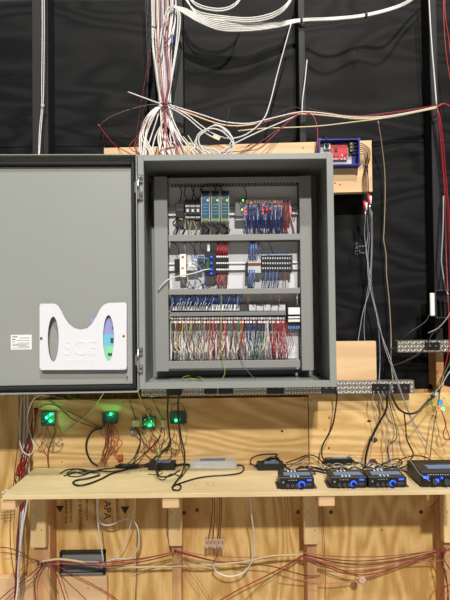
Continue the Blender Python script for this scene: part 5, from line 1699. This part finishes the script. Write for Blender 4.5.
# grey audio cables falling from the plugs
gl = [([(365.5, 216), (364.5, 235), (367, 255), (368, 275), (371, 292), (376, 312), (379, 335), (380, 360), (379, 383, 1.955)], 'silver', 'silver grey audio cable, nearest left under the red plugs'),
      ([(367, 214), (368, 235), (366, 252), (370, 275), (369, 292), (363, 312), (359, 335), (357, 350, 2.05)], 'silver', 'silver grey audio cable swinging left behind the lower board'),
      ([(369.5, 210), (370, 230), (368, 255), (369, 280), (366, 300), (364, 325), (365, 345, 2.05)], 'grey', 'grey audio cable hanging straight behind the lower board'),
      ([(371, 210), (371.5, 240), (371, 262), (370, 285), (374, 305), (380, 330), (389, 355, 1.97), (399, 385, 1.945), (411, 420, 1.955), (424, 446, 1.96), (432, 462, 1.96)], 'silver', 'silver grey audio cable crossing the strip down to the large amplifier'),
      ([(372, 212), (372.5, 240), (371.5, 270), (372, 290), (378, 318), (384, 345, 1.99), (392, 368, 1.95), (402, 396, 1.945), (418, 430, 1.96), (438, 455, 1.96), (452, 466, 1.95)], 'grey', 'grey audio cable crossing the strip to the right picture edge')]
for pts, c, lb in gl:
    cable([(p[0], p[1], p[2] if len(p) > 2 else 2.06 - .05 * max(0, (230 - p[1]) / 20)) for p in pts], .0019, c, 'audio_cable', lb, n=6)
# cords from the strip at the right
gl = [([(385, 390, 1.962), (387, 398, 1.95), (386, 410, 1.96), (378, 425, 1.98), (370, 441, 1.985), (366, 455, 1.985), (365, 467, 1.985)], 'black', .0048, 'thick black cord bending left from the strip to the shelf'),
      ([(389, 385, 1.962), (392, 396, 1.94), (398, 408, 1.94), (407, 413.5, 1.945), (417, 412, 1.95), (426, 403, 1.96), (434, 396, 1.98), (436, 394, 1.99)], 'black', .0046, 'thick black cord hanging in a smile from strip to the right clip'),
      ([(374, 391, 1.962), (372, 405, 1.98), (376, 425, 1.99), (372, 445, 1.99), (368, 465, 1.985)], 'silver', .002, 'silver grey cord under the strip, leftmost'),
      ([(378, 391, 1.962), (384, 408, 1.97), (388, 420, 1.98), (386, 440, 1.99), (388, 463, 1.985)], 'silver', .002, 'silver grey cord under the strip, second'),
      ([(382, 391, 1.962), (390, 412, 1.97), (394, 432, 1.98), (392, 442, 1.99), (393, 455, 1.985), (388, 468, 1.96)], 'grey', .0022, 'grey cord under the strip with a kink'),
      ([(387, 391, 1.962), (390, 405, 1.965), (397, 436, 1.975), (388, 446, 1.98), (390, 463, 1.98)], 'navy', .002, 'dark blue cord kinked above the right small amplifier'),
      ([(404, 413, 1.96), (405.5, 425, 1.97), (407, 440, 1.975), (413, 453, 1.97), (411, 459, 1.965), (406, 466, 1.96), (399, 468, 1.95)], 'black', .003, 'black cord zigzagging down left of the large amplifier'),
      ([(397, 442, 1.98), (404, 452, 1.95), (412, 463, 1.86), (420, 474, 1.76), (430, 481, 1.735)], 'silver', .0016, 'thin silver cord draped over corner of large amplifier'),
      ([(437, 410, 1.985), (434, 425, 1.99), (432, 440, 1.99), (430, 458, 1.98)], 'brown', .002, 'brown wire falling from the glowing controller at right'),
      ([(441, 410, 1.985), (446, 424, 1.98), (443, 434, 1.98), (447, 440, 1.98), (454, 434, 1.98)], 'red', .0022, 'red wire curling under the glowing controller'),
      ([(442, 410, 1.985), (447, 430, 1.98), (452, 445, 1.98)], 'brown', .0018, 'brown wire slanting right under the glowing controller'),
      ([(439, 400, 1.985), (440, 390, 1.97), (446, 372, 1.94), (452, 352, 1.93)], 'dark red', .0024, 'dark red wire rising from the glowing controller'),
      ([(434, 393, 1.98), (440, 380, 1.95), (446, 370, 1.93), (454, 356, 1.92)], 'green', .0024, 'green wire rising right from the cable clip at panel top'),
      ([(434, 394, 1.98), (442, 384, 1.95), (448, 374, 1.93), (456, 364, 1.92)], 'white', .0022, 'white wire rising right from the cable clip at panel top')]
for pts, c, r_, lb in gl:
    cable(pts, r_, c, 'power_cable' if c == 'black' else 'signal_cable', lb, 'cord' if c == 'black' else 'wire', n=7)
p = P(435.5, 394, 1.985)
b = MB().box((p.x - .012, 1.978, p.z - .01), (p.x + .012, 2.0, p.z + .008), 'light_grey', .004)
b.build('cable_clip', None, 'pale grey clip gathering cords at top of the right plywood panel', 'clip')
b = MB().box((p.x - .008, 1.99, p.z - .022), (p.x - .002, 2.02, p.z - .008), 'dark_grey', .001)
b.build('screw_hook', None, 'small dark hook right under the pale grey clip', 'hook')

for o in bpy.data.objects:
    if '_o' in o:
        del o['_o']
